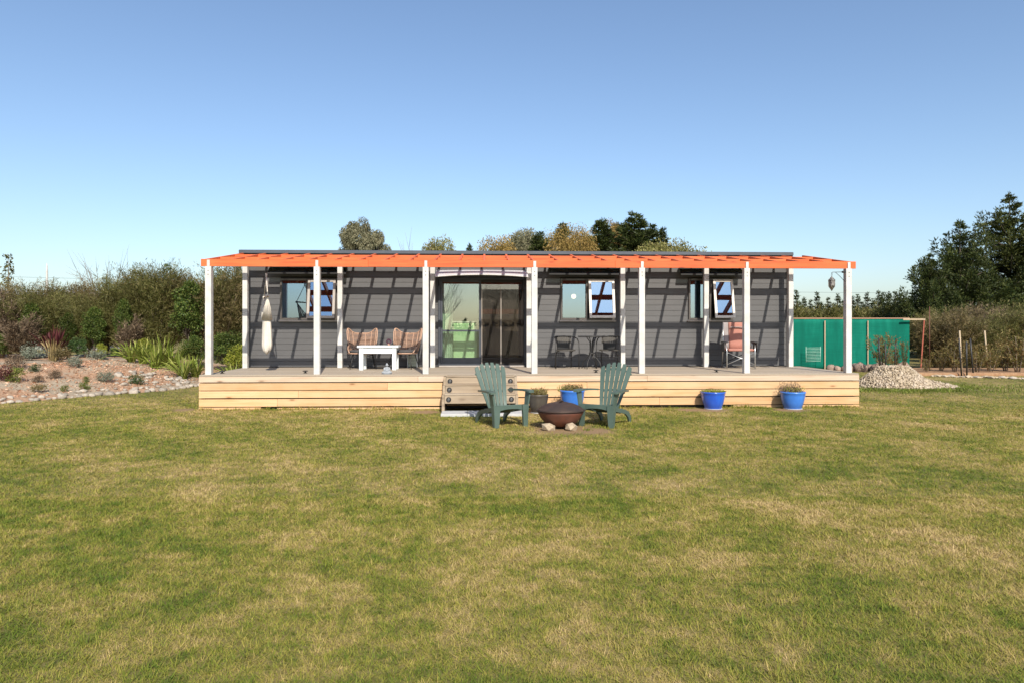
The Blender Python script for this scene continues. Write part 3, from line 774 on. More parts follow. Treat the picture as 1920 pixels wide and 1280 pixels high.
# front beam in lengths, joints as seen near post tops
js = [BX0, XY(690, YF), XY(1154, YF), BX1]
for a, b in zip(js[:-1], js[1:]):
    MB().box(-(b - a) / 2 + .001, (b - a) / 2 - .001, 0, BT, 0, ztp - zbt, .003).build('front_beam', orange, perg, loc=((a + b) / 2, BYF, zbt))
for a, b in ((BX0 + .1, 4.4), (4.4, 8.9), (8.9, BX1 - .1)):
    MB().box(-(b - a) / 2 + .001, (b - a) / 2 - .001, 0, BT, 0, zbt2 - zbb - .004, .003).build('back_beam', orange, perg, loc=((a + b) / 2, YB + .03, zbb))
NR = 27; SL = .168; RD = .14; Yend = WY - .31; ys = BYF + BT + .001
def ztop(y): return ztp - .006 + SL * (y - ys)
rm = MB(); L = Yend - ys
yz = [(0, 0), (L, L * SL), (L, L * SL - RD), (0, -RD + .004)]
rm.add([(x, y, z) for x in (-.0225, .0225) for y, z in yz], [(0, 1, 2, 3), (7, 6, 5, 4), (0, 4, 5, 1), (1, 5, 6, 2), (2, 6, 7, 3), (3, 7, 4, 0)])
# rafters built along local X so the grain follows them
rme = MB(); rme.add([(y, -x, z) for x, y, z in rm.v], rm.f); rme = rme.mesh('rafter', orange)
RX = [BX0 + .0235 + (BX1 - BX0 - .047) * i / (NR - 1) for i in range(NR)]
for x in RX: link('rafter', rme, perg, (x, ys, ztop(ys)), (0, 0, math.pi / 2))
sp = RX[1] - RX[0] - .0462
nm = MB().box(-sp / 2, sp / 2, -.0225, .0225, -.138, 0, .002).mesh('nogging', orange)
for yy in (.97, 1.82):
    for i in range(NR - 1):
        link('nogging', nm, perg, ((RX[i] + RX[i + 1]) / 2, yy + (.006 if i % 2 else -.006), ztop(yy) - .004), (0, 0, 0))

# ------------------------------------------------------------------ steps, pavers
st = empty('deck_steps', (XY(900.5, -.3), 0, 0), 0, 'grey weathered timber steps with round black lights up to the deck', 'steps')
sw = .70
for k, (yf, zt) in enumerate(((-.29, .676), (-.54, .532), (-.79, .370))):
    MB().box(-sw + .03, sw - .03, 0, .036, -.150, 0, .005).build('riser', stepw, st, loc=(0, yf, zt - .034))
    MB().box(-sw + .03, sw - .03, 0, .262 if k else .245, -.03, 0, .005).build('tread', stepw, st, loc=(0, yf - .008, zt))
    for s_ in (-1, 1):
        m = MB(); m.lathe([(.048, 0), (.048, .012), (.034, .016), (.030, .010)], 16)
        m.build('step_light', blackpl, st, True, (s_ * (sw - .105), yf - .001, zt - .105), (math.pi / 2, 0, 0))
        m2 = MB(); m2.lathe([(.028, .009), (.02, .014)], 12); m2.build('light_lens', pmat('grey_lens', (.10, .10, .10), None, 9, rough=.3), st, True, (s_ * (sw - .105), yf - .001, zt - .105), (math.pi / 2, 0, 0))
for s_ in (-1, 1):
    pr = [(-.05, .655), (-.25, .655), (-.27, .50), (-.5, .50), (-.52, .34), (-.76, .34), (-.79, .01), (-.05, .01)]
    m = MB(); n = len(pr)
    m.add([(x, y, z) for x in (s_ * sw - .026, s_ * sw + .026) for y, z in pr], [tuple(range(n)), tuple(range(2 * n - 1, n - 1, -1))] + [(i, (i + 1) % n, (i + 1) % n + n, i + n) for i in range(n)])
    m.build('stringer', stepw, st)
pe = [828, 877, 932, 986]
for i in range(3):
    a, b = XY(pe[i], -.9), XY(pe[i + 1], -.9)
    o = MB().box(-(b - a) / 2 + .004, (b - a) / 2 - .004, -.26, .26, 0, .055, .006).build('paver', concrete, None, loc=((a + b) / 2, -1.01, -.006))
    o.rotation_euler[2] = [.01, -.006, .012][i]
    tag(o, ['leftmost grey concrete paver at the foot of the steps', 'middle grey concrete paver at the foot of the steps', 'rightmost grey concrete paver, partly behind the left green chair'][i], 'paver', 'concrete pavers below the steps')

# ------------------------------------------------------------------ adirondack chairs
green = pmat('green_plastic', (.060, .094, .078), (.078, .116, .096), 4, rough=.45, bump=.04, spec=.4)
def adirondack(name, loc, rz, label):
    r = empty(name, loc, rz, label, 'chair', 'green plastic garden chairs by the fire pit')
    # seat: sloping slats (front is -Y)
    def sz(y): return .365 - .17 * (y / .5) if y > 0 else .365
    for k in range(5):
        y0 = .0 + k * .1
        m = MB(); m.strip([((-.26 + .012 * k, y0 + .004, sz(y0)), (.26 - .012 * k, y0 + .004, sz(y0))), ((-.26 + .012 * k, y0 + .092, sz(y0 + .1)), (.26 - .012 * k, y0 + .092, sz(y0 + .1)))], .018)
        m.build('seat_slat', green, r)
    # front apron, arched
    m = MB(); rows = []
    for i in range(9):
        u = -1 + i / 4; x = u * .25; rows.append(((x, -.012 - .015 * (1 - u * u), .265 + .045 * (1 - abs(u) ** 2.5)), (x, -.012 - .015 * (1 - u * u), .37)))
    m.strip(rows, .02, (0, 1, 0)).build('apron', green, r)
    for s in (-1, 1):
        # front leg widening to the arm
        m = MB(); m.strip([((s * .30, -.015, 0), (s * .225, -.02, 0)), ((s * .305, -.02, .2), (s * .21, -.025, .2)), ((s * .305, -.02, .37), (s * .20, -.025, .37))], .05, (0, 1, 0))
        m.build('front_leg', green, r)
        m = MB(); m.strip([((s * .285, -.03, 0), (s * .285, .03, 0)), ((s * .305, -.045, .37), (s * .305, .075, .37)), ((s * .335, -.05, .57), (s * .335, .10, .57))], .026, (1, 0, 0))
        m.build('arm_support', green, r)
        m = MB(); rows = []
        for t, wi, ou, z in ((-.09, .30, .385, .578), (-.05, .285, .405, .588), (.1, .285, .405, .592), (.3, .28, .375, .585), (.5, .265, .34, .572), (.62, .25, .31, .562)):
            rows.append(((s * wi, t, z), (s * ou, t, z)))
        m.strip(rows, .028, (0, 0, 1)).build('arm', green, r)
        # rear leg: long curved rail from the seat side to the ground behind
        m = MB(); rows = []
        for y, zt, zb in ((0.02, .36, .28), (.2, .315, .245), (.4, .275, .21), (.55, .25, .18), (.67, .20, .11), (.75, .12, .0), (.77, .05, -.0)):
            rows.append(((s * .262, y, zb), (s * .262, y + (.03 if y > .6 else 0), zt)))
        m.strip(rows, .032, (1, 0, 0)).build('rear_leg', green, r)
    # fan back: six slats
    nS = 6
    def bp(u, t):
        wl = .165 + .135 * t ** .9
        zz = .235 + (.665 + .10 * (1 - u * u)) * t; yy = .47 + .33 * t + .03 * (1 - u * u)
        return Vector((u * wl, yy, zz))
    for k in range(nS):
        ua, ub = -1 + 2 * (k + .09) / nS, -1 + 2 * (k + .91) / nS
        rows = []
        for j in range(9):
            t = j / 8; g = 0 if t < .93 else .05
            rows.append((bp(ua + g * .6, t), bp(ub - g * .6, t)))
        um = (ua + ub) / 2; rows.append((bp(um - .08, 1.03), bp(um + .08, 1.03)))
        MB().strip(rows, .016, (0, .9, -.42)).build('back_slat', green, r)
    for t0, t1 in ((.0, .06), (.42, .455), (.88, .92)):
        rows = [(bp(-1 + 2 * i / 10, t0) + Vector((0, .016, -.007)), bp(-1 + 2 * i / 10, t1) + Vector((0, .016, -.007))) for i in range(11)]
        MB().strip(rows, .014, (0, .9, -.42)).build('back_band', green, r)
    rows = [((-.24 + .048 * i, .5, .20), (-.24 + .048 * i, .5, .27)) for i in range(11)]
    MB().strip(rows, .02, (0, 1, 0)).build('cross_rail', green, r)
    return r
A = gnd(957, 800.5); B = gnd(1119, 799.5)
adirondack('adirondack_chair', (A.x, A.y, -.006), math.radians(24) , 'green plastic slatted garden chair left of the fire pit, facing right')
adirondack('adirondack_chair', (B.x, B.y, -.006), math.radians(-34), 'green plastic slatted garden chair right of the fire pit, facing left')

# ------------------------------------------------------------------ rocks
def rock_mesh(seed, mat, flat=.65, sub=2):
    bm = bmesh.new(); bmesh.ops.create_icosphere(bm, subdivisions=sub, radius=1)
    rr = random.Random(seed); off = Vector((rr.uniform(0, 50), rr.uniform(0, 50), rr.uniform(0, 50)))
    ax = Vector((rr.uniform(.75, 1.25), rr.uniform(.75, 1.25), flat * rr.uniform(.85, 1.15)))
    for v in bm.verts:
        d = 1 + .28 * mnoise.noise(v.co * 1.1 + off) + .10 * mnoise.noise(v.co * 3.2 + off)
        v.co = Vector((v.co.x * ax.x, v.co.y * ax.y, v.co.z * ax.z)) * d
        v.co.x = max(-.92, min(.95, v.co.x))
    me = bpy.data.meshes.new('stone'); bm.to_mesh(me); bm.free(); me.materials.append(mat)
    for p in me.polygons: p.use_smooth = (sub > 1)
    return me
stone = pmat('river_stone', (.38, .33, .265), (.24, .21, .175), 2.5, rough=.85, bump=.4, bscale=9, rand=.28)
stone2 = pmat('tan_stone', (.45, .365, .255), (.30, .24, .165), 2.5, rough=.85, bump=.4, bscale=9, rand=.12)
redst = pmat('brown_stone', (.30, .215, .165), (.19, .14, .11), 2.5, rough=.9, bump=.5, bscale=8, rand=.25)
RK = [rock_mesh(i, stone) for i in range(8)]; RK2 = [rock_mesh(20 + i, stone2, .62, 1) for i in range(4)]; RK3 = [rock_mesh(40 + i, redst, .85) for i in range(4)]

# ------------------------------------------------------------------ fire pit
P = gnd(1051, 801.5)
fp = empty('fire_pit', (P.x, P.y, .02), 0, 'rusty brown bowl fire pit with domed black lid on stones', 'fire pit')
rust = pmat('rusty_iron', (.155, .055, .034), (.085, .04, .03), 5, rough=.6, bump=.2, bscale=40)
lidm = pmat('sooty_lid', (.045, .034, .030), (.075, .048, .036), 5, rough=.55, bump=.15, metal=.3)
m = MB(); m.lathe([(.02, .0), (.13, .012), (.24, .06), (.32, .14), (.365, .225), (.38, .255), (.372, .258), (.355, .228), (.31, .145), (.23, .068), (.02, .012)], 40); m.build('bowl', rust, fp, True)
m = MB(); m.lathe([(.375, .262), (.402, .268), (.404, .276), (.372, .280), (.365, .262)], 40); m.build('rim', lidm, fp, True)
m = MB(); m.lathe([(.385, .280), (.375, .288), (.31, .335), (.22, .372), (.12, .395), (.02, .402), (.02, .395), (.12, .388), (.3, .33), (.365, .284)], 40); m.build('lid', lidm, fp, True)
m = MB(); m.tube([(.30 * math.cos(2.0) * q, .33 * math.sin(-.9) * q - .0, .302 + .115 * (1 - q * q)) for q in [(-1 + i / 8) for i in range(17)]], .011, 6); m.build('lid_strap', lidm, fp, True)
for i, (px, py, s, rz, lab) in enumerate(((1029, 806, .115, .4, 'rounded pale stone under the left front of the fire pit'), (1071, 806, .135, 1.4, 'large angular pale stone under the right front of the fire pit'), (1050, 797, .12, 2.2, 'stone half hidden behind the fire pit bowl'))):
    q = gnd(px, py); o = link('stone', RK2[i], None, (q.x, q.y, .045), (.2, .1, rz), (s, s * .95, s * .95)); tag(o, lab, 'stone', 'stones propping the fire pit')

# ------------------------------------------------------------------ pots
bluem = pmat('blue_glaze', (.012, .065, .42), (.025, .13, .58), 3.5, (1, 1, .25), .18, .05, spec=.6, coat=.5)
bluem2 = pmat('light_blue_glaze', (.03, .13, .46), (.05, .19, .58), 4, (1, 1, .4), .3, .08, spec=.5, coat=.3)
darkp = pmat('dark_glaze', (.045, .040, .034), (.085, .072, .058), 5, (1, 1, .3), .45, .2)
def pot(px, py, w, h, mat, label, kind, seed):
    q = gnd(px, py); r = empty('plant_pot', (q.x, q.y, -.004), seed * 1.3, label, 'pot', 'glazed pots along the deck front')
    R_ = w / 2
    m = MB(); m.lathe([(R_ * .60, 0), (R_ * .66, .01), (R_ * .84, h * .42), (R_ * .95, h * .75), (R_ * .97, h * .90), (R_ * 1.0, h * .92), (R_ * 1.0, h), (R_ * .93, h), (R_ * .90, h * .86), (R_ * .3, h * .85)], 36); m.build('body', mat, r, True)
    m = MB(); m.lathe([(R_ * .90, h * .84), (R_ * .5, h * .90), (.01, h * .92)], 20); m.build('soil', pmat('potting_soil', (.07, .05, .035), None, 20, rough=1, bump=.8), r)
    m = MB(); m.lathe([(R_ * .7, -.0), (R_ * .74, .012), (R_ * .74, .02), (R_ * .6, .012)], 28); m.build('saucer', concrete, r, True)
    rng = np.random.default_rng(seed)
    if kind == 'low':
        n = 900; a = rng.uniform(0, 6.283, n); rr = np.sqrt(rng.uniform(0, 1, n)) * R_ * .98
        Pp = np.stack([rr * np.cos(a), rr * np.sin(a), h * .93 + .03 * rng.uniform(0, 1, n)], 1); D = np.stack([rng.normal(0, .6, n), rng.normal(0, .6, n), np.full(n, .6)], 1)
        V = cards(Pp, D, rng.uniform(.02, .05, n), rng.uniform(.008, .016, n), rng); link('plant', np_mesh('low_plant', V, quads(V), LM['yellow']), r)
    else:
        n = 1100; a = rng.uniform(0, 6.283, n); rr = np.sqrt(rng.uniform(0, 1, n)) * R_ * .85; hh = .05 + (.17 if kind == 'heath' else .09) * rng.uniform(0, 1, n)
        Pp = np.stack([rr * np.cos(a) - (.06 if kind == 'heath' else 0), rr * np.sin(a), h * .92 + hh * rng.uniform(.0, 1, n)], 1); D = np.stack([rng.normal(0, .4, n), rng.normal(0, .4, n), np.full(n, .8)], 1)
        V = cards(Pp, D, rng.uniform(.025, .06, n), rng.uniform(.005, .011, n), rng); link('plant', np_mesh('pot_plant', V, quads(V), LM['brown'] if kind == 'heath' else LM['kanuka']), r)
        V2 = cards(Pp[:350] + np.array([.09, 0, -.02]), D[:350], rng.uniform(.02, .05, 350), rng.uniform(.008, .016, 350), rng); V2[:, 2] = np.minimum(V2[:, 2], h + .1); tag(link('ground_cover', np_mesh('pot_cover', V2, quads(V2), LM['yellow']), r), kind='stuff')
pot(1009, 773, .395, .36, darkp, 'dark brown glazed pot with wispy plant beside the left green chair', 'wisp', 1)
pot(1073, 770, .49, .42, bluem2, 'light blue glazed pot behind the fire pit lid', 'wisp', 2)
pot(1337, 766, .49, .355, bluem, 'deep cobalt blue glazed pot with flat moss top', 'low', 3)
pot(1486.5, 766, .49, .355, bluem2, 'blue glazed pot with brown tufted heather, nearest the deck corner', 'heath', 4)

# ------------------------------------------------------------------ furniture on the deck
FZ = DZ + .001
# rattan chairs
cane = pmat('cane', (.43, .27, .185), (.33, .20, .135), 12, rough=.5, bump=.1)
cush = pmat('dark_cushion', (.055, .052, .052), (.075, .07, .068), 9, rough=.9, bump=.3)
def rattan(px, Y, rz, label):
    r = empty('rattan_chair', (XY(px, Y), Y, FZ), rz, label, 'chair', 'rattan wing chairs on the deck')
    A_ = 1.22
    def top(a): 
        q = abs(a) / A_; return .80 + .11 * math.exp(-((q - .78) / .26) ** 2) - .46 * max(0, (q - .86) / .14) ** 1.6
    def pt(a, z, k=1.0):
        f = .26 + .10 * min(1, (z - .36) / .4); return Vector((math.sin(a) * (f + .03) * k, .06 + math.cos(a) * (f) * k * .95 + .12 * (z - .36), z))
    m = MB(); m.tube([pt(-A_ + 2 * A_ * i / 40, top(-A_ + 2 * A_ * i / 40)) for i in range(41)], .014, 6); m.build('back_rim', cane, r, True)
    for j in range(15):
        z = .42 + j * .03; aa = [(-A_ + 2 * A_ * i / 40) for i in range(41)]
        seg = [a for a in aa if top(a) > z]
        runs = []; cur = []
        for a in aa:
            if top(a) > z + .005: cur.append(a)
            else:
                if len(cur) > 2: runs.append(cur)
                cur = []
        if len(cur) > 2: runs.append(cur)
        for q in runs: MB().tube([pt(a, z) for a in q], .0095, 5).build('cane_rail', cane, r, True)
    for a in (-1.0, -.62, -.22, .22, .62, 1.0):
        MB().tube([pt(a, .37, .97), pt(a, (top(a) + .37) / 2, .97), pt(a, top(a), .98)], .010, 5).build('cane_stay', cane, r, True)
    m = MB(); ring = [(.31 * math.cos(t) * (1.08 if math.sin(t) < 0 else 1), -.02 + .30 * math.sin(t), .355) for t in [2 * math.pi * i / 28 for i in range(29)]]
    m.tube(ring, .016, 6); m.build('seat_rim', cane, r, True)
    for s in (-1, 1): MB().tube([(s * .30, -.22, .365), (s * .33, -.12, .45), (s * .325, .02, .50), (s * .29, .10, .53)], .014, 6).build('arm', cane, r, True)
    m = MB(); m.lathe([(.02, .358), (.27, .358), (.295, .375), (.295, .405), (.27, .425), (.02, .43)], 28); m.build('cushion', cush, r, True)
    for sx, sy in ((-1, -1), (1, -1), (-1, 1), (1, 1)):
        MB().tube([(sx * .21, -.02 + sy * .17, .35), (sx * .29, -.02 + sy * .26, 0)], [.011, .008], 6).build('leg', black, r, True)
rattan(680, 2.02, math.radians(12), 'rattan wing chair with slatted back, left of the pair, by the white table')
rattan(757, 2.02, math.radians(-14), 'rattan wing chair, right of the pair, nearest the glass door')
# white table
Yt = 1.40; tx0, tx1 = XY(669, Yt), XY(746.5, Yt); wh = pmat('white_gloss', (.66, .70, .70), (.62, .66, .66), 4, rough=.4, bump=.03)
tb = empty('coffee_table', ((tx0 + tx1) / 2, Yt, FZ), 0, 'low white painted wooden coffee table in front of the rattan chairs', 'table')
tw = (tx1 - tx0) / 2; th = .535
MB().box(-tw, tw, 0, .5, th - .045, th, .006).build('table_top', wh, tb)
MB().box(-tw + .05, tw - .05, .03, .055, th - .17, th - .047, .003).build('apron', wh, tb); MB().box(-tw + .05, tw - .05, .445, .47, th - .17, th - .047, .003).build('apron', wh, tb)
for s in (-1, 1):
    MB().box(s * (tw - .075) - .012, s * (tw - .075) + .012, .058, .442, th - .15, th - .047, .003).build('apron', wh, tb)
    for y in (.02, .40): MB().box(s * (tw - .09) - .045, s * (tw - .09) + .045, y, y + .08, 0, th - .048, .004).build('leg', wh, tb)
vs_ = empty('posy_pot', (XY(729, 1.65), 1.65, FZ + th), 0, 'tiny pot of purple flowers on the white table', 'plant')
m = MB(); m.lathe([(.025, 0), (.035, .05), (.03, .05)], 14); m.build('body', pmat('clay', (.55, .35, .25), None, 6), vs_, True)
rng = np.random.default_rng(3); d = rng.standard_normal((160, 3)); V = cards(unit(d) * .04 + np.array([0, 0, .085]), d, np.full(160, .03), np.full(160, .015), rng)
link('flowers', np_mesh('posy', V, quads(V), leafm('posy', [(0, (.09, .03, .07)), (1, (.2, .06, .12))], .2, 9)), vs_)
# pale crate behind the right rattan chair
bx = empty('storage_crate', (XY(773, 2.42), 2.42, FZ), 0, 'small pale green crate with white rim behind the right rattan chair', 'crate')
for k in range(4): MB().box(-.10, .10, 0, .014, .03 + k * .068, .088 + k * .068, .003).build('slat', pmat('pale_crate', (.42, .45, .36), None, 5, rough=.7), bx)
MB().box(-.095, .095, .016, .17, .01, .30, .004).build('box', pmat('crate_inner', (.25, .27, .22), None, 5, rough=.7), bx)
MB().box(-.115, .115, -.01, .18, .305, .325, .004).build('rim', wh, bx)
for s in (-1, 1): MB().box(s * .108 - .008, s * .108 + .008, -.008, .175, 0, .303, .002).build('corner_post', wh, bx)

# seated statue
sm = pmat('grey_statue', (.30, .32, .34), (.22, .235, .25), 14, rough=.8, bump=.3)
Ys = .16; so = empty('statue', (XY(725.5, Ys), Ys, FZ), 0, 'small grey stone seated meditating figure at the deck edge', 'statue')
bm = bmesh.new()
def blob(c, r, seg=14):
    g = bmesh.ops.create_uvsphere(bm, u_segments=seg, v_segments=10, radius=1)
    for v in g['verts']: v.co = Vector((c[0] + v.co.x * r[0], c[1] + v.co.y * r[1], c[2] + v.co.z * r[2]))
for c, r in (((0, 0, .025), (.10, .07, .026)), ((-.055, -.03, .035), (.052, .035, .024)), ((.055, -.03, .035), (.052, .035, .024)), ((0, .01, .085), (.047, .036, .058)), ((0, .01, .12), (.056, .03, .024)),
             ((-.055, -.0, .09), (.017, .022, .042)), ((.055, -.0, .09), (.017, .022, .042)), ((0, -.04, .062), (.034, .018, .014)), ((0, .005, .15), (.014, .014, .018)), ((0, .0, .178), (.027, .029, .032)), ((0, .008, .208), (.013, .013, .013)),
             ((-.027, .004, .172), (.006, .008, .014)), ((.027, .004, .172), (.006, .008, .014)), ((0, -.028, .175), (.005, .007, .008))): blob(c, r)
me = bpy.data.meshes.new('figure'); bm.to_mesh(me); bm.free(); me.materials.append(sm)
for p in me.polygons: p.use_smooth = True
fg = link('figure', me, so); md = fg.modifiers.new('remesh', 'REMESH'); md.mode = 'VOXEL'; md.voxel_size = .005; md.use_smooth_shade = True
MB().lathe([(.10, 0), (.10, .014), (.09, .016)], 24).build('plinth', sm, so, True)

# hanging hammock chair
Yh = 1.10; hx = XY(498.5, Yh); cot = pmat('cotton', (.62, .58, .51), (.54, .49, .42), 16, (1, 1, .15), .9, .5, bscale=60)
zb_, zbar = ZY(500, 662, Yh), ZY(500, 557, Yh); ztopc = ztop(Yh) - .02
ham = empty('hammock_chair', (hx, Yh, zb_), 0, 'white cotton hanging hammock chair with wooden spreader bar', 'hammock')
bd = Vector((.125, -.28, 0)); HB = zbar - zb_; HT = ztopc - zb_
MB().tube([bd * -1.12 + Vector((0, 0, HB)), bd * 1.12 + Vector((0, 0, HB))], .016, 8).build('spreader_bar', pmat('bar_wood', (.30, .19, .11), None, 8), ham, True)
ap = Vector((.01, 0, ZY(497, 517, Yh) - zb_))
for s in (-1, 1): MB().tube([bd * s + Vector((0, 0, HB + .015)), ap], .012 if s == 1 else .008, 6).build('rope', cot, ham, True)
for s in (-1, 1): MB().lathe([(.0, -.03), (.032, -.015), (.034, .015), (.0, .035)], 10).build('rope_knot', cot, ham, True, tuple(bd * s + Vector((0, 0, HB))))
MB().tube([ap - Vector((0, 0, .04)), ap + Vector((0, 0, .05))], .02, 8).build('rope_knot', cot, ham, True)
nl = 5
for i in range(nl):
    z0 = ap.z + .05 + (HT - ap.z - .05) * i / nl; hz = (HT - ap.z - .05) / nl * .62
    pts = [(ap.x + .014 * math.cos(t) * (1 if i % 2 else 0), .014 * math.cos(t) * (0 if i % 2 else 1), z0 + hz * .8 + hz * math.sin(t)) for t in [2 * math.pi * q / 14 for q in range(15)]]
    MB().tube(pts, .0045, 5).build('chain_link', black, ham, True)
# cloth: panels from each bar end flow into a folded pouch
m = MB(); na = 40; rows_ = 26
for j in range(rows_ + 1):
    t = j / rows_; z = HB * .62 * (1 - t) ** 1.0
    rx = (.09 + .03 * t) * math.sqrt(max(.02, 1 - max(0, (t - .7) / .3) ** 2.4)); ry = (.14 + .10 * t) * math.sqrt(max(.03, 1 - max(0, (t - .7) / .3) ** 2.4))
    for k in range(na):
        a = 2 * math.pi * k / na; fd = 1 + .09 * math.sin(a * 9 + t * 1.5) * (.4 + t) + .05 * math.sin(a * 17 + 2 * t)
        lx = (rx * math.cos(a)) * fd; ly = ry * math.sin(a) * fd
        p = Vector((.02, -.0, 0)) + bd.normalized() * ly * .62 + Vector((lx * .95, 0, 0))
        m.v.append((p.x, p.y, z + .02 * math.sin(a * 2 + .6) * t))
for j in range(rows_):
    for k in range(na): m.f.append((j * na + k, j * na + (k + 1) % na, (j + 1) * na + (k + 1) % na, (j + 1) * na + k))
m.f.append(tuple(rows_ * na + k for k in range(na)))
m.build('cloth_pouch', cot, ham, True)
rr = random.Random(8); sg = MB()
for s in (-1, 1):
    e = bd * s + Vector((0, 0, HB)); n_ = 13
    for k in range(n_):
        a = (k / (n_ - 1) - .5) * math.pi * (1.05) + (0 if s > 0 else math.pi)
        b_ = Vector((.02, 0, HB * .62)) + bd.normalized() * (.13 * math.cos(a) * s * (1 if s > 0 else -1)) + Vector((.105 * math.sin(a), 0, 0))
        mid_ = e.lerp(b_, .55) + Vector((rr.uniform(-.012, .012), 0, -.0))
        MB().tube([e, mid_, b_ - Vector((0, 0, .03))], [.006, .011, .017], 5).build('cord', cot, ham, True)

# bistro set
rat = pmat('dark_weave', (.05, .045, .038), (.10, .09, .075), 60, (1, 1, 1), .6, .5)
def bistro(px, Y, rz, label):
    r = empty('bistro_chair', (XY(px, Y), Y, FZ), rz, label, 'chair', 'black bistro chairs on the deck')
    for s in (-1, 1):
        MB().tube([(s * .27, -.22, 0), (s * .275, -.22, .40), (s * .27, -.2, .60), (s * .255, -.1, .68), (s * .24, .08, .71), (s * .18, .20, .73), (s * .08, .235, .735), (0, .24, .735)], .012, 6).build('arm_tube', black, r, True)
        MB().tube([(s * .19, .24, 0), (s * .19, .19, .28), (s * .17, .14, .38), (s * .16, -.1, .405)], .011, 6).build('rear_leg', black, r, True)
        MB().tube([(s * .14, .20, .42), (s * .15, .232, .6), (s * .155, .22, .72)], .010, 6).build('back_stay', black, r, True)
    MB().tube([(-.275, -.22, .27), (.275, -.22, .27)], .009, 6).build('stretcher', black, r, True)
    m = MB(); m.lathe([(.02, .405), (.22, .405), (.235, .415), (.22, .425), (.02, .428)], 26); m.v = [(x, y - .02, z) for x, y, z in m.v]; m.build('seat', rat, r, True)
    for k in range(9):
        a = -.17 + k * .0425
        MB().strip([((a - .017, .226 + .02 * (1 - (a / .17) ** 2), .57), (a + .017, .226 + .02 * (1 - (a / .17) ** 2), .57)), ((a - .018, .236 + .02 * (1 - (a / .17) ** 2), .735), (a + .018, .236 + .02 * (1 - (a / .17) ** 2), .735))], .006, (0, 1, 0)).build('back_weave', rat, r)
    MB().box(-.15, .15, .205, .225, .43, .57, .008).build('back_panel', blackpl, r)
bistro(1060, 1.95, math.radians(6), 'black metal bistro chair left of the small round table')
bistro(1142, 1.95, math.radians(-14), 'black metal bistro chair right of the small round table')
bt = empty('bistro_table', (XY(1109, 1.85), 1.85, FZ), 0, 'small round black bistro table between the two metal chairs', 'table')
MB().lathe([(.02, .715), (.30, .715), (.315, .72), (.315, .738), (.30, .742), (.02, .742)], 30).build('table_top', black, bt, True)
for k in range(4):
    a = math.pi / 4 + k * math.pi / 2 + .2; d = Vector((math.cos(a), math.sin(a), 0))
    MB().tube([tuple(d * .24), tuple(d * .24 + Vector((0, 0, .05))), tuple(d * .20 + Vector((0, 0, .16))), tuple(d * .06 + Vector((0, 0, .30))), tuple(d * .035 + Vector((0, 0, .4))), tuple(d * .04 + Vector((0, 0, .6))), tuple(d * .12 + Vector((0, 0, .714)))], .010, 6).build('leg', black, bt, True)
MB().lathe([(.055, .33), (.06, .34), (.06, .352), (.055, .36)], 16).build('collar', black, bt, True)

# camp chair
sal = pmat('salmon_fabric', (.37, .165, .125), (.32, .14, .105), 6, rough=.85, bump=.15, bscale=50)
gryf = pmat('grey_fabric', (.28, .25, .24), None, 6, rough=.9, bump=.2)
steel = pmat('silver_tube', (.55, .56, .55), None, 6, rough=.3, metal=.8, bump=0)
r = empty('camp_chair', (XY(1385, 1.75), 1.75, FZ), math.radians(-8), 'salmon folding camp chair with padded arms behind the white post', 'chair')
def pad(x0, x1, pts, th, name, mat, bulge=.02):
    m = MB(); nx = 8; rows = []
    vs = []; n = len(pts)
    for (y, z) in pts:
        for i in range(nx + 1):
            u = -1 + 2 * i / nx; vs.append((x0 + (x1 - x0) * i / nx, y - bulge * (1 - u * u), z))
    fs = [(j * (nx + 1) + i, j * (nx + 1) + i + 1, (j + 1) * (nx + 1) + i + 1, (j + 1) * (nx + 1) + i) for j in range(n - 1) for i in range(nx)]
    m.add(vs, fs); o = m.build(name, mat, r, True); s = o.modifiers.new('solid', 'SOLIDIFY'); s.thickness = th; s.offset = 0
    return o
bpz = [(.20, .44), (.225, .56), (.25, .70), (.275, .86), (.30, 1.0), (.31, 1.05)]
pad(-.17, .17, bpz, .05, 'backrest', sal, .03)
for s in (-1, 1):
    pad(s * .17, s * .285, bpz, .035, 'backrest_side', gryf, .0)
    MB().tube([(s * .30, .19, .42), (s * .30, .25, .70), (s * .285, .31, 1.06)], .012, 6).build('back_tube', steel, r, True)
    MB().box(s * .33 - .04, s * .33 + .04, -.24, .18, .585, .615, .012).build('arm', blackpl, r)
    MB().box(s * .36 - .008, s * .36 + .008, -.2, .14, .38, .58, .004).build('side_pocket', blackpl, r)
    MB().tube([(s * .31, -.24, 0), (s * .31, -.22, .40), (s * .33, -.15, .585)], .013, 6).build('front_leg', steel, r, True)
    MB().tube([(s * .31, .32, 0), (s * .31, .2, .43), (s * .33, .1, .585)], .013, 6).build('rear_leg', steel, r, True)
    MB().tube([(s * .31, -.23, .03), (s * .31, .30, .05)], .009, 6).build('foot_rail', steel, r, True)
    MB().tube([(s * .31, -.23, .10), (-s * .29, -.21, .37)], .009, 6).build('cross_brace', steel, r, True)
    MB().tube([(s * .30, .30, .10), (-s * .29, .2, .38)], .009, 6).build('cross_brace', blackpl, r, True)
m = MB(); m.box(-.28, .28, -.26, .22, .40, .455, .02); m.build('seat', sal, r)
MB().box(-.15, .15, .205, .235, .93, .95, .004, Matrix.Translation((0, -.02, 0))).build('back_seam', gryf, r)

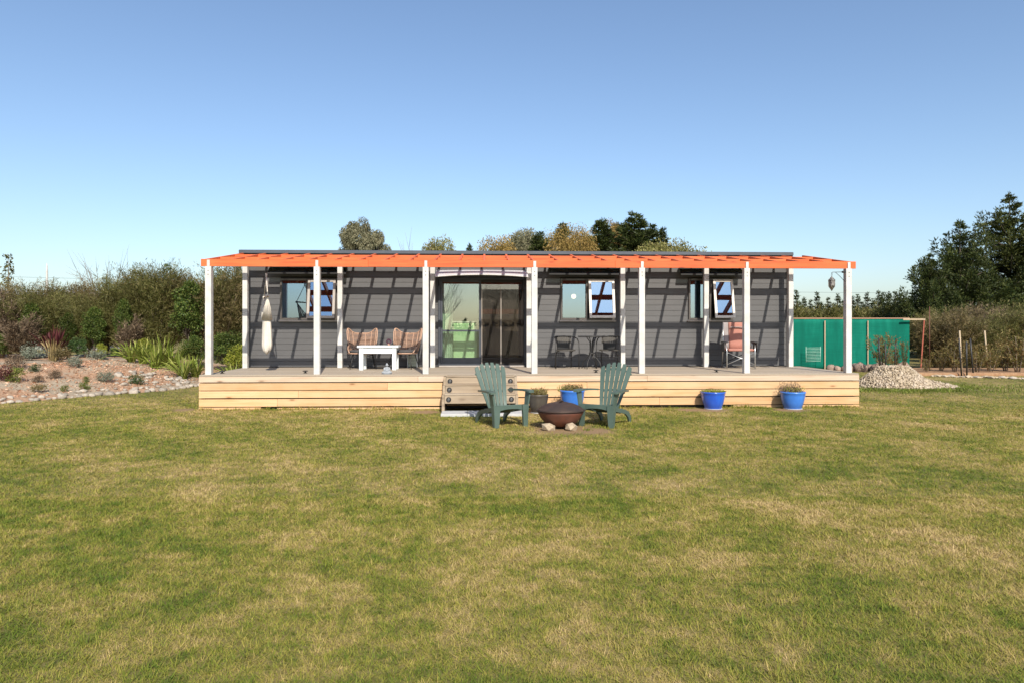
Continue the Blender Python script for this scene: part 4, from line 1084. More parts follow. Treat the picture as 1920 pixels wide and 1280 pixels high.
# lantern on bracket
Yl = .10; lx, lz = XY(1559.5, Yl), ZY(1559, 546, Yl)
ln = empty('hanging_lantern', (lx, Yl, lz), 0, 'silver pierced metal lantern hanging at the right end of the pergola', 'lantern')
tin = pmat('tin', (.36, .34, .31), (.14, .13, .12), 34, rough=.4, metal=.75, bump=.6, bscale=60, lo=.42, hi=.58)
MB().lathe([(.004, 0), (.012, .012), (.03, .045), (.058, .085), (.066, .105), (.052, .11)], 10).build('base_cone', tin, ln)
MB().lathe([(.060, .112), (.064, .115), (.064, .212), (.060, .215)], 6).build('body', tin, ln)
MB().lathe([(.070, .217), (.072, .228), (.052, .25), (.028, .27), (.026, .285), (.008, .295), (.006, .31)], 10).build('dome', tin, ln)
for k in range(6): 
    a = k * math.pi / 3; MB().box(-.003, .003, -.003, .003, .10, .23).build('frame_bar', tin, ln, loc=(.07 * math.cos(a), .07 * math.sin(a), 0))
MB().tube([(.012 * math.sin(t), 0, .328 - .018 * math.cos(t)) for t in [6.283 * i / 14 for i in range(15)]], .003, 5).build('hanging_ring', black, ln, True)
px7 = XY(1592, YF) - PW / 2
bk = empty('lantern_bracket', (px7, Yl, lz + .36), 0, 'black scrolled wall bracket on the last post holding the lantern', 'bracket')
L0 = px7 - lx
MB().tube([(0, 0, .035), (-L0 * .5, 0, .033), (-L0 + .02, 0, .03), (-L0 - .01, 0, .01), (-L0, 0, -.012), (-L0 + .02, 0, -.004)], .006, 6).build('arm', black, bk, True)
MB().tube([(-.002, 0, -.16), (-L0 * .35, 0, -.06), (-L0 * .72, 0, .03)], .005, 6).build('brace', black, bk, True)
MB().box(-.06, -.002, -.02, .02, .015, .055, .008).build('mount', black, bk)

# deck lights
for px, py, lab in ((416.5, 699.6, 'small black deck light between the first two front posts, nearest the left end'), (572.5, 699, 'small black deck light beside the second front post'), (1117.5, 698, 'small black deck light in front of the bistro table'), (1343.5, 697.2, 'small black deck light in front of the camp chair')):
    q = gnd(px, py, DZ); o = empty('deck_light', (q.x, max(.10, q.y), FZ), 0, lab, 'deck light', 'small black deck lights')
    MB().lathe([(.035, 0), (.035, .012), (.02, .016), (.015, .035)], 12).build('base', blackpl, o, True)
    MB().lathe([(.02, .036), (.055, .038), (.058, .048), (.03, .056)], 14).build('cap', blackpl, o, True)

# ------------------------------------------------------------------ garden bed on the left
def bed_material():
    m, nt, out = nodes_of('garden_soil')
    vec = coords(nt, 'World')
    n1 = fnoise(nt, vec, .55, 3); n2 = fnoise(nt, vec, 26, 5, .7)
    bark_c = ramp(nt, n2, [(.3, (.22, .13, .08)), (.5, (.37, .23, .145)), (.7, (.48, .34, .23))])
    grav = ramp(nt, n2, [(.3, (.22, .18, .13)), (.55, (.36, .295, .215)), (.75, (.46, .385, .29))])
    c = mixc(nt, ramp(nt, n1, [(.47, (0, 0, 0)), (.60, (1, 1, 1))]), bark_c, grav)
    bsdf(nt, out, c, .95, 0, .1, n2, .8, .03)
    return m
gx, gy = np.meshgrid(np.linspace(-24, -8.0, 110), np.linspace(10, 27, 116))
hh, ee = bed_h(gx, gy)
nz = np.array([mnoise.noise((a * .9, b * .9, 0)) * .06 + mnoise.noise((a * 3.1, b * 3.1, 2)) * .02 for a, b in zip(gx.ravel(), gy.ravel())]).reshape(gx.shape)
hh = np.where(ee > .1, hh + nz * np.clip(ee, 0, 1), hh)
from math import isnan
WXg = CAM.x + gx * cT + gy * sT; WYg = CAM.y - gx * sT + gy * cT
Vb = np.stack([WXg.ravel(), WYg.ravel(), hh.ravel()], 1); nyg, nxg = gx.shape
ii = np.arange(nyg * nxg).reshape(nyg, nxg)
Qb = np.stack([ii[:-1, :-1].ravel(), ii[:-1, 1:].ravel(), ii[1:, 1:].ravel(), ii[1:, :-1].ravel()], 1)
Qb = Qb[(ee.ravel()[Qb] > -.32).any(1)]
bed = link('garden_bed', np_mesh('garden_bed', Vb, Qb, bed_material(), True)); tag(bed, kind='structure')
def bz(x, y):
    h, e = bed_h(np.array([x]), np.array([y]))
    return float(h[0]) + (mnoise.noise((x * .9, y * .9, 0)) * .06 + mnoise.noise((x * 3.1, y * 3.1, 2)) * .02) * max(0, min(1, float(e[0]) ))
def bedpt(px, depth):
    x = (px - 960) / F * depth; z = bz(x, depth); return C(x, depth, z)
def bed_at(px, py):
    """walk along the pixel ray until it meets the bed surface"""
    d = 11.0
    while d < 26:
        z = CH - (py - HOR) / F * d; x = (px - 960) / F * d
        h, e = bed_h(np.array([x]), np.array([d]))
        if z <= max(0, bz(x, d)): break
        d += .05
    return C(x, d, max(0, bz(x, d)))
rs = random.Random(11)
# edging stones along the lawn side
tot = 0
for (x0, y0), (x1, y1) in zip(BED[1:8], BED[2:9]):
    L_ = math.hypot(x1 - x0, y1 - y0); n_ = int(L_ / .16)
    for i in range(n_):
        for row in range(2):
            t = (i + rs.uniform(0, .8)) / n_; s_ = rs.uniform(.05, .125) * (1 if row == 0 else .75)
            nx_, ny_ = -(y1 - y0) / L_, (x1 - x0) / L_
            off_ = rs.uniform(-.06, .08) + row * rs.uniform(.15, .42)
            x, y = x0 + (x1 - x0) * t + nx_ * off_, y0 + (y1 - y0) * t + ny_ * off_
            p = C(x, y, max(0, bz(x, y)) + s_ * .22)
            link('stone', rs.choice(RK), bed, p, (rs.uniform(-.3, .3), rs.uniform(-.3, .3), rs.uniform(0, 6)), (s_, s_ * rs.uniform(.7, 1.1), s_ * rs.uniform(.7, 1)))
for k in range(60):
    px, py = rs.uniform(215, 352), 0; py = rs.uniform(690 + (px - 215) * .14, 722)
    p = bed_at(px, py); s_ = rs.uniform(.04, .125)
    link('stone', rs.choice(RK), bed, p + Vector((0, 0, s_ * .2)), (rs.uniform(-.3, .3), rs.uniform(-.3, .3), rs.uniform(0, 6)), (s_, s_ * .85, s_ * .75))
# bark chips
rng = np.random.default_rng(2); n = 14000
x = rng.uniform(-16, -9, n); y = rng.uniform(12, 21, n); h_, e_ = bed_h(x, y); k_ = (e_ > .35) & (e_ < 4.5); x, y = x[k_], y[k_]
zc = np.array([bz(a, b) for a, b in zip(x, y)]); n = len(x)
Pw = np.stack([CAM.x + x * cT + y * sT, CAM.y - x * sT + y * cT, zc + .004], 1)
D = np.stack([rng.normal(0, 1, n), rng.normal(0, 1, n), rng.normal(.15, .3, n)], 1)
V = cards(Pw, D, rng.uniform(.03, .09, n), rng.uniform(.015, .04, n), rng)
tag(link('bark_chips', np_mesh('bark_chips', V, quads(V), leafm('bark_chip', [(0, (.20, .09, .05)), (.5, (.46, .25, .15)), (1, (.66, .47, .34))], 0, 3, .8))), 'orange bark chip mulch spread over the raised garden bed', 'mulch', kind='stuff')

# ------------------------------------------------------------------ left hedge
def gz(p):                                    # ground height under a camera-space point
    return max(0.0, bz(p[0], p[1]))
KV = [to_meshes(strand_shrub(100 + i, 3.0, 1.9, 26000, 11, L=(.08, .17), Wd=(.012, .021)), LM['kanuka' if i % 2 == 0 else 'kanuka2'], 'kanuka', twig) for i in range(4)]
hedge = [(-30, 24.5, 558, 'at the far left picture edge'), (18, 23.6, 566, 'beside the thin sapling at the left edge'), (52, 24.8, 538, 'between the sapling and the white pole'), (92, 23.8, 544, 'right under the white pole'), (128, 24.8, 535, 'just right of the white pole'), (163, 23.6, 560, 'in the low dip left of the bare twigs'),
         (196, 24.6, 540, 'under the bare twigs'), (232, 23.8, 527, 'right of the bare twigs'), (262, 25.0, 520, 'left of the hedge peak'), (297, 24.2, 510, 'at the hedge peak, behind the flax'), (318, 24.8, 522, 'with the dark sapling tip above it'), (385, 25.2, 536, 'behind the first front post'), (412, 24.4, 520, 'right of the first front post'), (440, 24.8, 512, 'nearest the cabin wall'), (462, 25.5, 512, 'half hidden by the cabin corner post')]
for i, (px, dep, ty, where) in enumerate(hedge):
    x = (px - 960) / F * dep; g = gz((x, dep)); h = zat(ty, dep) - g
    s = h / 2.95
    plant('hedge_shrub', KV[i % 4], None, C(x, dep, g - .03), 'tall olive brown feathery hedge shrub ' + where, 'shrub', 'feathery shrubs in the left hedge', i * 1.7, (s * 1.05, s * 1.05, s))
BV = [to_meshes(clump_crown(200 + i, 2.0, 1.6, 26, 190, (.06, .13), (.04, .08)), LM[m_], 'bush') for i, m_ in enumerate(('green', 'dgreen', 'yellow', 'green'))]
TALLB = to_meshes(clump_crown(210, 3.4, 1.5, 40, 200, (.07, .14), (.045, .085), z0=.1), LM['green'], 'tall_bush')
DKB = to_meshes(strand_shrub(220, 2.0, 1.0, 5200, 7), LM['brown'], 'brown_scrub', twig)
def place(name, mesh, px, dep, ty, hm, label, cat, group=None, rz=0., wide=1.0):
    x = (px - 960) / F * dep; g = gz((x, dep)); h = zat(ty, dep) - g; s = h / hm
    return plant(name, mesh, None, C(x, dep, g - .02), label, cat, group, rz, (s * wide, s * wide, s))
place('broadleaf_tree', TALLB, 352, 23.6, 533, 3.35, 'tall narrow bright green broadleaf bush left of the first post', 'bush', None, .4, .78)
for px, dep, ty, wd, lab in ((62, 23.2, 572, .8, 'mid green leafy bush growing through the hedge under the white pole'), (176, 23.0, 580, .9, 'mid green leafy bush in the hedge below the bare twigs'), (126, 23.1, 590, .7, 'green leafy bush in the hedge behind the dark glossy bush'), (232, 23.1, 566, .6, 'narrow green leafy bush in the hedge left of the brown twiggy shrub')):
    place('broadleaf_tree', TALLB, px, dep, ty, 3.35, lab, 'bush', 'leafy bushes within the hedge', px, wd)
place('broadleaf_bush', BV[1], 146, 22.6, 636, 1.95, 'dark glossy green bush right of the red flax', 'bush', 'broadleaf bushes before the hedge', .3)
place('broadleaf_bush', BV[0], 8, 22.4, 628, 1.95, 'bright green bush at the left edge of the bed', 'bush', 'broadleaf bushes before the hedge', 1.3)
place('broadleaf_bush', BV[2], 190, 22.0, 646, 1.95, 'yellow green bush tied to a stake behind the grey plants', 'bush', 'broadleaf bushes before the hedge', 2.3, .8)
place('broadleaf_bush', BV[2], 272, 22.8, 638, 1.95, 'yellow green bush rising behind the flax clump', 'bush', 'broadleaf bushes before the hedge', 3.3)
place('broadleaf_bush', BV[3], 362, 22.2, 634, 1.95, 'green leafy bush at the foot of the first post', 'bush', 'broadleaf bushes before the hedge', 4.1)
place('broadleaf_bush', BV[0], 425, 22.4, 628, 1.95, 'green bush between the first post and the cabin', 'bush', 'broadleaf bushes before the hedge', 5.0)
place('broadleaf_bush', BV[2], 450, 21.8, 652, 1.95, 'low yellow green bush against the cabin corner', 'bush', 'broadleaf bushes before the hedge', .9)
place('broadleaf_bush', BV[1], 215, 22.8, 652, 1.95, 'small dark green bush between the yellow bush and the flax', 'bush', 'broadleaf bushes before the hedge', 2.9)
place('brown_shrub', DKB, 46, 22.4, 596, 1.95, 'dark brown leafless looking shrub in front of the left hedge', 'shrub', 'brown shrubs before the hedge', 0, 1.2)
place('brown_shrub', DKB, 245, 23.0, 600, 1.95, 'brown twiggy shrub with thin stake in mid hedge', 'shrub', 'brown shrubs before the hedge', 1.1)
place('brown_shrub', DKB, 2, 23.4, 560, 1.95, 'reddish brown shrub cut by the left picture edge', 'shrub', 'brown shrubs before the hedge', 2.1)
# strap leaved plants
def strap(name, seed, n, L, Wd, mat, p, label, cat='flax', group=None, spread=.8, droop=.6):
    V, Q = strap_plant(seed, n, L, Wd, spread, droop); o = link(name, np_mesh(name, V, Q, LM[mat], True), None, p); tag(o, label, cat, group); return o
rp = C((103 - 960) / F * 22, 22, gz(((103 - 960) / F * 22, 22)))
strap('red_flax', 1, 90, 1.25, .05, 'redflax', rp, 'burgundy strap leaved flax in front of the hedge', spread=.6)
q = C((98 - 960) / F * 21.6, 21.6, gz(((98 - 960) / F * 21.6, 21.6)))
strap('tan_tussock', 2, 46, .95, .02, 'tan', q, 'upright straw coloured grass in front of the red flax', 'grass plant', spread=.45)
FL = [(246, 20.8, .85, 'at the left end of the flax row'), (268, 20.9, 1.0, 'second from the left in the flax row'), (290, 20.6, .95, 'leaning forward in the middle of the flax row'), (306, 21.3, 1.2, 'tallest, at the back of the flax row'), (325, 20.9, .95, 'right of the tallest one'), (344, 20.0, .95, 'nearest, fanning out onto the stone edging'), (366, 20.6, .85, 'left of the first post'), (438, 20.6, .8, 'seen between the first post and the cabin')]
for i, (px, dep, L_, w_) in enumerate(FL):
    x = (px - 960) / F * dep
    strap('flax', 10 + i, 64, L_ * 1.05, .036, 'flax', C(x, dep, gz((x, dep)) - .01), 'yellow green strap leaved flax ' + w_, 'flax', 'flax clumps beside the deck', .95, .9)
# small plants in the bed
SV = {k: to_meshes(clump_crown(300 + i, .5, .6, 14, 70, (.05, .1), (.015, .035), z0=.0, cr=(.2, .35)), LM[k], 'low_' + k, twig) for i, k in enumerate(('grey', 'green', 'lush', 'redflax', 'brown', 'dgreen', 'kanuka'))}
small = [('grey', 141, 688, .34, 'small grey leaved plant at the left of the grey pair'), ('grey', 182, 682, .42, 'wide grey leaved plant on the bed crest'), ('lush', 28, 714, .36, 'bright green spreading plant on the orange mulch'), ('redflax', 4, 712, .40, 'reddish shrub at the left picture edge of the bed'), ('dgreen', 66, 697, .24, 'small dark plant on the grey gravel'),
         ('brown', 70, 716, .20, 'little reddish brown plant on the mulch'), ('brown', 103, 710, .26, 'brown low shrub in the middle of the mulch'), ('kanuka', 72, 735, .24, 'brown green tussock near the stone edging'), ('lush', 121, 733, .16, 'small green weed right of the tussock'), ('lush', 159, 730, .20, 'long low green weed patch by the stone edging'),
         ('grey', 199, 716, .34, 'grey green bushy plant among the pale stones'), ('dgreen', 256, 720, .32, 'dark green plant among the stones before the flax'), ('green', 161, 716, .16, 'small green plant in the mulch below the grey pair'), ('brown', 30, 692, .40, 'thin reddish sapling on the bed crest'), ('kanuka', 112, 672, .50, 'olive tussock in front of the straw grass'), ('grey', 60, 676, .55, 'silvery plant behind the gravel, left of the red flax')]
for i, (k, px, py, hgt, lab) in enumerate(small):
    p = bed_at(px, py) if py > 684 else bedpt(px, 20.8); s = hgt / .62
    plant('bed_plant', SV[k], None, p - Vector((0, 0, .01)), lab, 'plant', 'small plants in the raised bed', i * 1.1, (s * 1.05, s * 1.05, s))
# sapling, bare twigs, pole, white roof beyond
def sapling(seed, h):
    rng = np.random.default_rng(seed); tb = MB(); tb.tube([(0, 0, 0), (.05, 0, h * .5), (0, 0, h)], [.04, .03, .008], 6)
    n = 420; z = rng.uniform(.35, 1, n) * h; w = .42 * (1.08 - z / h) + .10; a = rng.uniform(0, 6.28, n); r_ = w * np.sqrt(rng.uniform(0, 1, n))
    P = np.stack([r_ * np.cos(a), r_ * np.sin(a), z], 1); return tb, cards(P, rng.standard_normal((n, 3)), rng.uniform(.08, .18, n), rng.uniform(.04, .08, n), rng)
place('sapling', to_meshes(sapling(1, 4.0), LM['kanuka2'], 'sapling', twig), 15, 26, 476, 4.0, 'thin sparse sapling standing above the hedge at far left', 'tree')
place('sapling', to_meshes(sapling(2, 4.0), LM['dgreen'], 'sapling2', twig), 314, 26.5, 492, 4.0, 'dark pointed sapling tip above the hedge peak', 'tree', None, 0, 1.0)
def bare_at(seed, px, dep, ty, label, w=.9):
    h = zat(ty, dep); tb, br = bare_tree(seed, h, h * w)
    o = empty('bare_tree', far(px, dep), seed, label, 'tree', 'leafless trees'); tb.build('trunk', twig, o, True); br.build('branches', twig, o, True)
bare_at(1, 195, 28, 492, 'thin leafless tree above the left hedge, right of the white pole', .8)
bare_at(2, 783, 46, 458, 'leafless twigs poking above the cabin roof', .35)
wp = MB(); wp.lathe([(.05, 0), (.05, 4.4), (.035, zat(494, 34) - .1), (.0, zat(493, 34))], 10)
tag(wp.build('white_pole', white, None, True, far(88, 34)), 'slim white pole standing behind the left hedge', 'pole')
ws = empty('white_shed', far(70, 52), TH * -1, 'long white low building glimpsed behind the left hedge', 'shed')
zw = zat(541, 52)
MB().box(-9.5, 4.8, 0, 6, 0, zw - .5, .02).build('wall', white, ws)
rfm = MB(); rfm.add([(-9.8, -.3, zw - .5), (5.1, -.3, zw - .5), (5.1, 3, zw), (-9.8, 3, zw), (-9.8, 6.3, zw - .5), (5.1, 6.3, zw - .5)], [(0, 1, 2, 3), (3, 2, 5, 4), (0, 3, 4), (1, 5, 2), (0, 4, 5, 1)]); rfm.build('roof', white, ws)

# ------------------------------------------------------------------ trees above the roof
TREES = {}
TW = {672: 74, 702: 62, 829: 74, 881: 28, 930: 84, 984: 76, 1012: 76, 1056: 54, 1070: 108, 1130: 66, 1148: 46, 1190: 112, 1243: 58, 1232: 110, 1292: 96}
def tree_at(name, gen, mat, px, dep, ty, hm, label, group=None, rz=0., wide=1.0, cat='tree', tm=None):
    tb, V = gen; h = zat(ty, dep); s = h / np.percentile(V[:, 2], 99.7); ws = s * wide
    if px in TW: ws = TW[px] / F * dep / (np.percentile(V[:, 0], 98.5) - np.percentile(V[:, 0], 1.5))
    o = empty(name, far(px, dep, -.05), rz, label, cat, group); o.scale = (ws, ws, s)
    tb.build('trunk', tm or bark, o, True); link('crown', np_mesh('crown', V, quads(V), LM[mat]), o); TREES[px] = (o, dep, h)
    return o
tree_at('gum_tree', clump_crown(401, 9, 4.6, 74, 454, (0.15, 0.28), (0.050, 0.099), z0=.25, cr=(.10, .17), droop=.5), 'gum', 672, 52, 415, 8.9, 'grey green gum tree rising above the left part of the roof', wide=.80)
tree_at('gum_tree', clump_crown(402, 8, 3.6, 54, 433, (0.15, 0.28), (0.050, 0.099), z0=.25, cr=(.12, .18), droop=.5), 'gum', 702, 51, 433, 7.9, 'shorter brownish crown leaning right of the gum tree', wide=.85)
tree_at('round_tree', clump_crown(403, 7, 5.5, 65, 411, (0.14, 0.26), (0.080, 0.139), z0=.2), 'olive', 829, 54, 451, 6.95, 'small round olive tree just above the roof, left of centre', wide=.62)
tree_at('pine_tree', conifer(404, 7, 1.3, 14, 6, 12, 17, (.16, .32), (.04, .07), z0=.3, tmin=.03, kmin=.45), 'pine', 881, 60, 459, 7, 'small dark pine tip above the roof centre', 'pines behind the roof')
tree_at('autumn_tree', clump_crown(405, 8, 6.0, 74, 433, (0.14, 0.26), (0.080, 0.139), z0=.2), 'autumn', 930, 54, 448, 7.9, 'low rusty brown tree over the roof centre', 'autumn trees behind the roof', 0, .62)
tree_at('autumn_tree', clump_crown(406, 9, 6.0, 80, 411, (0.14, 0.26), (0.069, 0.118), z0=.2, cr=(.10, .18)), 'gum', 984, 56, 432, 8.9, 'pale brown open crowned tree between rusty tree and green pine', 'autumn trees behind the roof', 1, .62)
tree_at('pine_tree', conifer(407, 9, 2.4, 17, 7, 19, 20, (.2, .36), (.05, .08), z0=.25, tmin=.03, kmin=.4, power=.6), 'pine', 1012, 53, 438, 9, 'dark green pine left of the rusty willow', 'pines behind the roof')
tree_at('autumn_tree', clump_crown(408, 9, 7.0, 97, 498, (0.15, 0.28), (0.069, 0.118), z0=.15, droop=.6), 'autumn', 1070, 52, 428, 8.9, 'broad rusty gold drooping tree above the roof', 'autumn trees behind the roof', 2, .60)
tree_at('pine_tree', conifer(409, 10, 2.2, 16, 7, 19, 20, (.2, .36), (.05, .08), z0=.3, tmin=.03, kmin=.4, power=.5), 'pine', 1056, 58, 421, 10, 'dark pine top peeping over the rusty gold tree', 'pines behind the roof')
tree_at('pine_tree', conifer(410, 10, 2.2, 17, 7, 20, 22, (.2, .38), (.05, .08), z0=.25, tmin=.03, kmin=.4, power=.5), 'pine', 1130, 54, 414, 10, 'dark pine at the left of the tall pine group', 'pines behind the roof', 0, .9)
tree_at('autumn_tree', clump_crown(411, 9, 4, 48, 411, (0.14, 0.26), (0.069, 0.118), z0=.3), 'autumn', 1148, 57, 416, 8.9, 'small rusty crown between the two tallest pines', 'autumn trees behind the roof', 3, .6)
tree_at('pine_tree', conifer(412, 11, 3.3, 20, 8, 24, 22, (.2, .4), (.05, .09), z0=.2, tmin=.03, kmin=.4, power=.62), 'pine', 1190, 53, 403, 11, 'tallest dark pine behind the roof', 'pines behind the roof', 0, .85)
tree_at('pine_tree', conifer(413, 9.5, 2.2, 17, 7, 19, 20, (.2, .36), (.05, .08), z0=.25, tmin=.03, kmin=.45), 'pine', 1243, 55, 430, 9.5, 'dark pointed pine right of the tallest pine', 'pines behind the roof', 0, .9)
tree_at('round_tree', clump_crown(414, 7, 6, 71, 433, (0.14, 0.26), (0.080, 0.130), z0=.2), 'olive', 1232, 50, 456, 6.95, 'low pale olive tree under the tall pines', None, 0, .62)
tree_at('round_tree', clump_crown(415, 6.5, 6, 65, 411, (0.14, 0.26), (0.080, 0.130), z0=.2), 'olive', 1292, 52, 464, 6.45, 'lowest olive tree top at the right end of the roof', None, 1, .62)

for src, px, dep, ty, kx, lab in ((930, 960, 58, 446, .9, 'rusty crown filling the gap before the pale brown tree'), (829, 1104, 57, 444, .9, 'olive crown between the rusty gold tree and the pines'), (1130, 1163, 58, 422, 1.0, 'dark pine just left of the tallest pine'), (1232, 1268, 56, 457, .8, 'olive crown under the pointed pine at the right'), (1070, 1035, 60, 440, .7, 'rusty crown behind the green pine'), (1190, 1218, 57, 424, .75, 'dark pine close right of the tallest pine')):
    so_, d0, h0 = TREES[src]; o = copy_tree(so_); h = zat(ty, dep); o.location = far(px, dep, -.05); o.rotation_euler[2] = px; k = h / h0
    o.scale = (so_.scale[0] * kx * dep / d0, so_.scale[1] * kx * dep / d0, so_.scale[2] * k); o['label'] = lab
    o['group'] = 'pines behind the roof' if 'pine ' in lab and lab.startswith('dark') else 'leafy crowns behind the roof'
# ------------------------------------------------------------------ right side: pines, treeline
tree_at('large_pine', conifer(501, 7.6, 4.7, 17, 8, 34, 28, (.11, .23), (.042, .07), up=.42, flat=.32, z0=.03, power=.95, tuftr=.4, tmin=.03, shoots=3, jit=.35, kmin=.45), 'pine', 1800, 38, 421, 7.6, 'wide dark pine with stepped left edge at the right', 'large conifers at the right', .5, .88, tm=bark)
tree_at('large_pine', conifer(503, 6.2, 3.8, 15, 8, 30, 28, (.11, .23), (.042, .07), up=.45, flat=.32, z0=.03, power=.95, tuftr=.4, tmin=.03, shoots=3, jit=.35, kmin=.45), 'pine', 1745, 37, 482, 6.2, 'lower dark pine forming the left foot of the right conifers', 'large conifers at the right', 2.2, .70)
tree_at('cypress_tree', conifer(502, 9.6, 5.8, 21, 8, 36, 28, (.12, .25), (.042, .072), up=.45, flat=.22, z0=.03, power=.9, tuftr=.42, tmin=.03, shoots=2, jit=.35, kmin=.45), 'cypress', 1893, 39, 372, 9.7, 'tallest dark cypress with feathered layers at the right edge', 'large conifers at the right', 1.1, .86)
tree_at('cypress_tree', conifer(504, 8.6, 5.0, 19, 8, 28, 26, (.12, .25), (.046, .075), up=.45, flat=.22, z0=.03, power=.85, tuftr=.42, tmin=.03, shoots=2, jit=.35, kmin=.45), 'cypress', 1985, 38, 385, 8.6, 'dark cypress cut by the right picture edge', 'large conifers at the right', 2.7, .9)
YP = []
for i in range(3):
    tb, V = conifer(520 + i, 4.6, 1.05, 20, 6, 7, 14, (.10, .22), (.04, .065), up=.3, z0=.03, power=.95, tuftr=.2, tmin=.02); YP.append((tb.mesh('trunk', bark, True), np_mesh('crown', V, quads(V), LM['pine'])))
tl = [(1478, 556), (1493, 545), (1508, 557), (1520, 562), (1532, 548), (1541, 566), (1553, 558), (1563, 570), (1571, 551), (1581, 563), (1599, 556), (1608, 552), (1617, 566), (1626, 549), (1636, 560), (1647, 545), (1655, 549), (1666, 547), (1678, 546), (1690, 550), (1703, 556)]
ordn = ['first', 'second', 'third', 'fourth', 'fifth', 'sixth', 'seventh', 'eighth', 'ninth', 'tenth', 'eleventh', 'twelfth', 'thirteenth', 'fourteenth', 'fifteenth', 'sixteenth', 'seventeenth', 'eighteenth', 'nineteenth', 'twentieth', 'twenty-first']
for i, (px, ty) in enumerate(tl):
    dep = 58 + (i * 7 % 5) * 1.3; h = zat(ty, dep); s = h / 4.6
    o = empty('young_pine', far(px, dep, -.03), i * 1.9, ordn[i] + ' young pine from the cabin in the far treeline behind the green fence', 'tree', 'young pines in the far treeline'); o.scale = (s * 1.05, s * 1.05, s)
    me_ = YP[i % 3]; link('trunk', me_[0], o); link('crown', me_[1], o)
WV = [to_meshes(strand_shrub(530 + i, 3.0, 2.6, 8400, 10, L=(.16, .34), Wd=(.04, .07)), LM['kanuka2'], 'far_shrub', twig) for i in range(2)]
for i, (px, ty) in enumerate([(1476, 578), (1500, 582), (1524, 586), (1548, 584), (1572, 588), (1600, 586), (1624, 584), (1650, 583), (1675, 582), (1700, 580), (1722, 582)]):
    dep = 44 + (i % 3); s = zat(ty, dep) / 2.95
    plant('far_shrub', WV[i % 2], None, far(px, dep, -.02), ordn[i] + ' feathery green shrub from the cabin, just above the green fence', 'shrub', 'feathery shrubs behind the green fence', i * 1.3, (s * .95, s * .95, s))

# ------------------------------------------------------------------ green shade cloth fence
gf = far(1480, 27); gf_dep = 27.0
gfe = empty('shade_cloth_fence', C((1596 - 960) / F * gf_dep, gf_dep, 0), -TH, 'tall green shade cloth screen on timber posts right of the cabin', 'fence')
hw = (1705 - 1470) / 2 / F * gf_dep; ztp_ = zat(598, gf_dep); k0 = (1596 - 1587.5) / F * gf_dep
m, nt, out = nodes_of('shade_cloth'); vec = coords(nt, 'Object', (2.2, 1, .35)); nf = fnoise(nt, vec, 1.3, 5, .6)
v2 = coords(nt, 'Object', (1.2, 1, 30)); n2 = fnoise(nt, v2, 1.0, 3)
c = ramp(nt, nf, [(.3, (.003, .115, .078)), (.55, (.004, .16, .108)), (.75, (.012, .22, .15))]); c = mixc(nt, ramp(nt, n2, [(.4, (0, 0, 0)), (.75, (.45, .45, .45))]), c, (.003, .10, .07))
b = bsdf(nt, None, c, .8, 0, .12); t = N(nt, 'ShaderNodeBsdfTranslucent'); nt.links.new(c, t.inputs[0]); mx = N(nt, 'ShaderNodeMixShader'); mx.inputs[0].default_value = .2
nt.links.new(b.outputs[0], mx.inputs[1]); nt.links.new(t.outputs[0], mx.inputs[2]); nt.links.new(mx.outputs[0], out.inputs[0]); clothm = m
xl, xr = -hw - .2, (1705 - 1596) / F * gf_dep
vs = []; nx = 60; nv = 12
for j in range(nv + 1):
    for i in range(nx + 1):
        x = xl + (xr - xl) * i / nx; z = .02 + (ztp_ - .04) * j / nv
        vs.append((x, .012 * math.sin(x * 5.1) + .015 * mnoise.noise((x * 1.3, z * 1.8, 4)), z))
fs = [(j * (nx + 1) + i, j * (nx + 1) + i + 1, (j + 1) * (nx + 1) + i + 1, (j + 1) * (nx + 1) + i) for j in range(nv) for i in range(nx)]
o = MB().add(vs, fs).build('shade_cloth', clothm, gfe, True); sd = o.modifiers.new('solid', 'SOLIDIFY'); sd.thickness = .004
fpw = wood('fence_timber', (.46, .36, .24), (.33, .25, .16), axis=2)
for px in (1487, 1545.5, 1626, 1703):
    x = (px - 1596) / F * gf_dep
    if px in (1545.5, 1626): MB().box(-.021, .021, -.065, -.03, 0, ztp_ - .07, .004).build('batten', fpw, gfe, loc=(x, 0, 0))
    MB().box(-.045, .045, .03, .12, 0, ztp_, .004).build('post', fpw, gfe, loc=(x, 0, 0))
MB().box(xl, xr, -.02, .028, ztp_ - .0, ztp_ + .04, .004).build('top_rail', wood('rail_timber', (.42, .26, .17), (.30, .18, .12)), gfe)
hoz = empty('timber_gate_frame', C((1705 - 960) / F * 26.8, 26.8, 0), -TH, 'pale timber rail on a red leaning post past the green fence end', 'frame')
MB().box(-.25, .62, -.02, .03, zat(600.5, 26.8), zat(597.5, 26.8), .004).build('rail', fpw, hoz)
MB().tube([(.45, 0, 0), (.58, 0, zat(601, 26.8))], .025, 6).build('post', pmat('red_post', (.40, .11, .07), None, 5), hoz)
wr = empty('wire_rack', C((1525 - 960) / F * 26.7, 26.7, .30), -TH, 'pale wire rack hung low on the green fence', 'rack')
wire = pmat('pale_wire', (.42, .62, .52), None, 5, rough=.5)
for k in range(10): MB().tube([(-.28, 0, .03 + k * .058), (.28, 0, .04 + k * .058)], .006, 5).build('wire', wire, wr, True)
for s in (-1, 1): MB().tube([(s * .28, 0, 0), (s * .285, 0, .60)], .008, 5).build('side_wire', wire, wr, True)
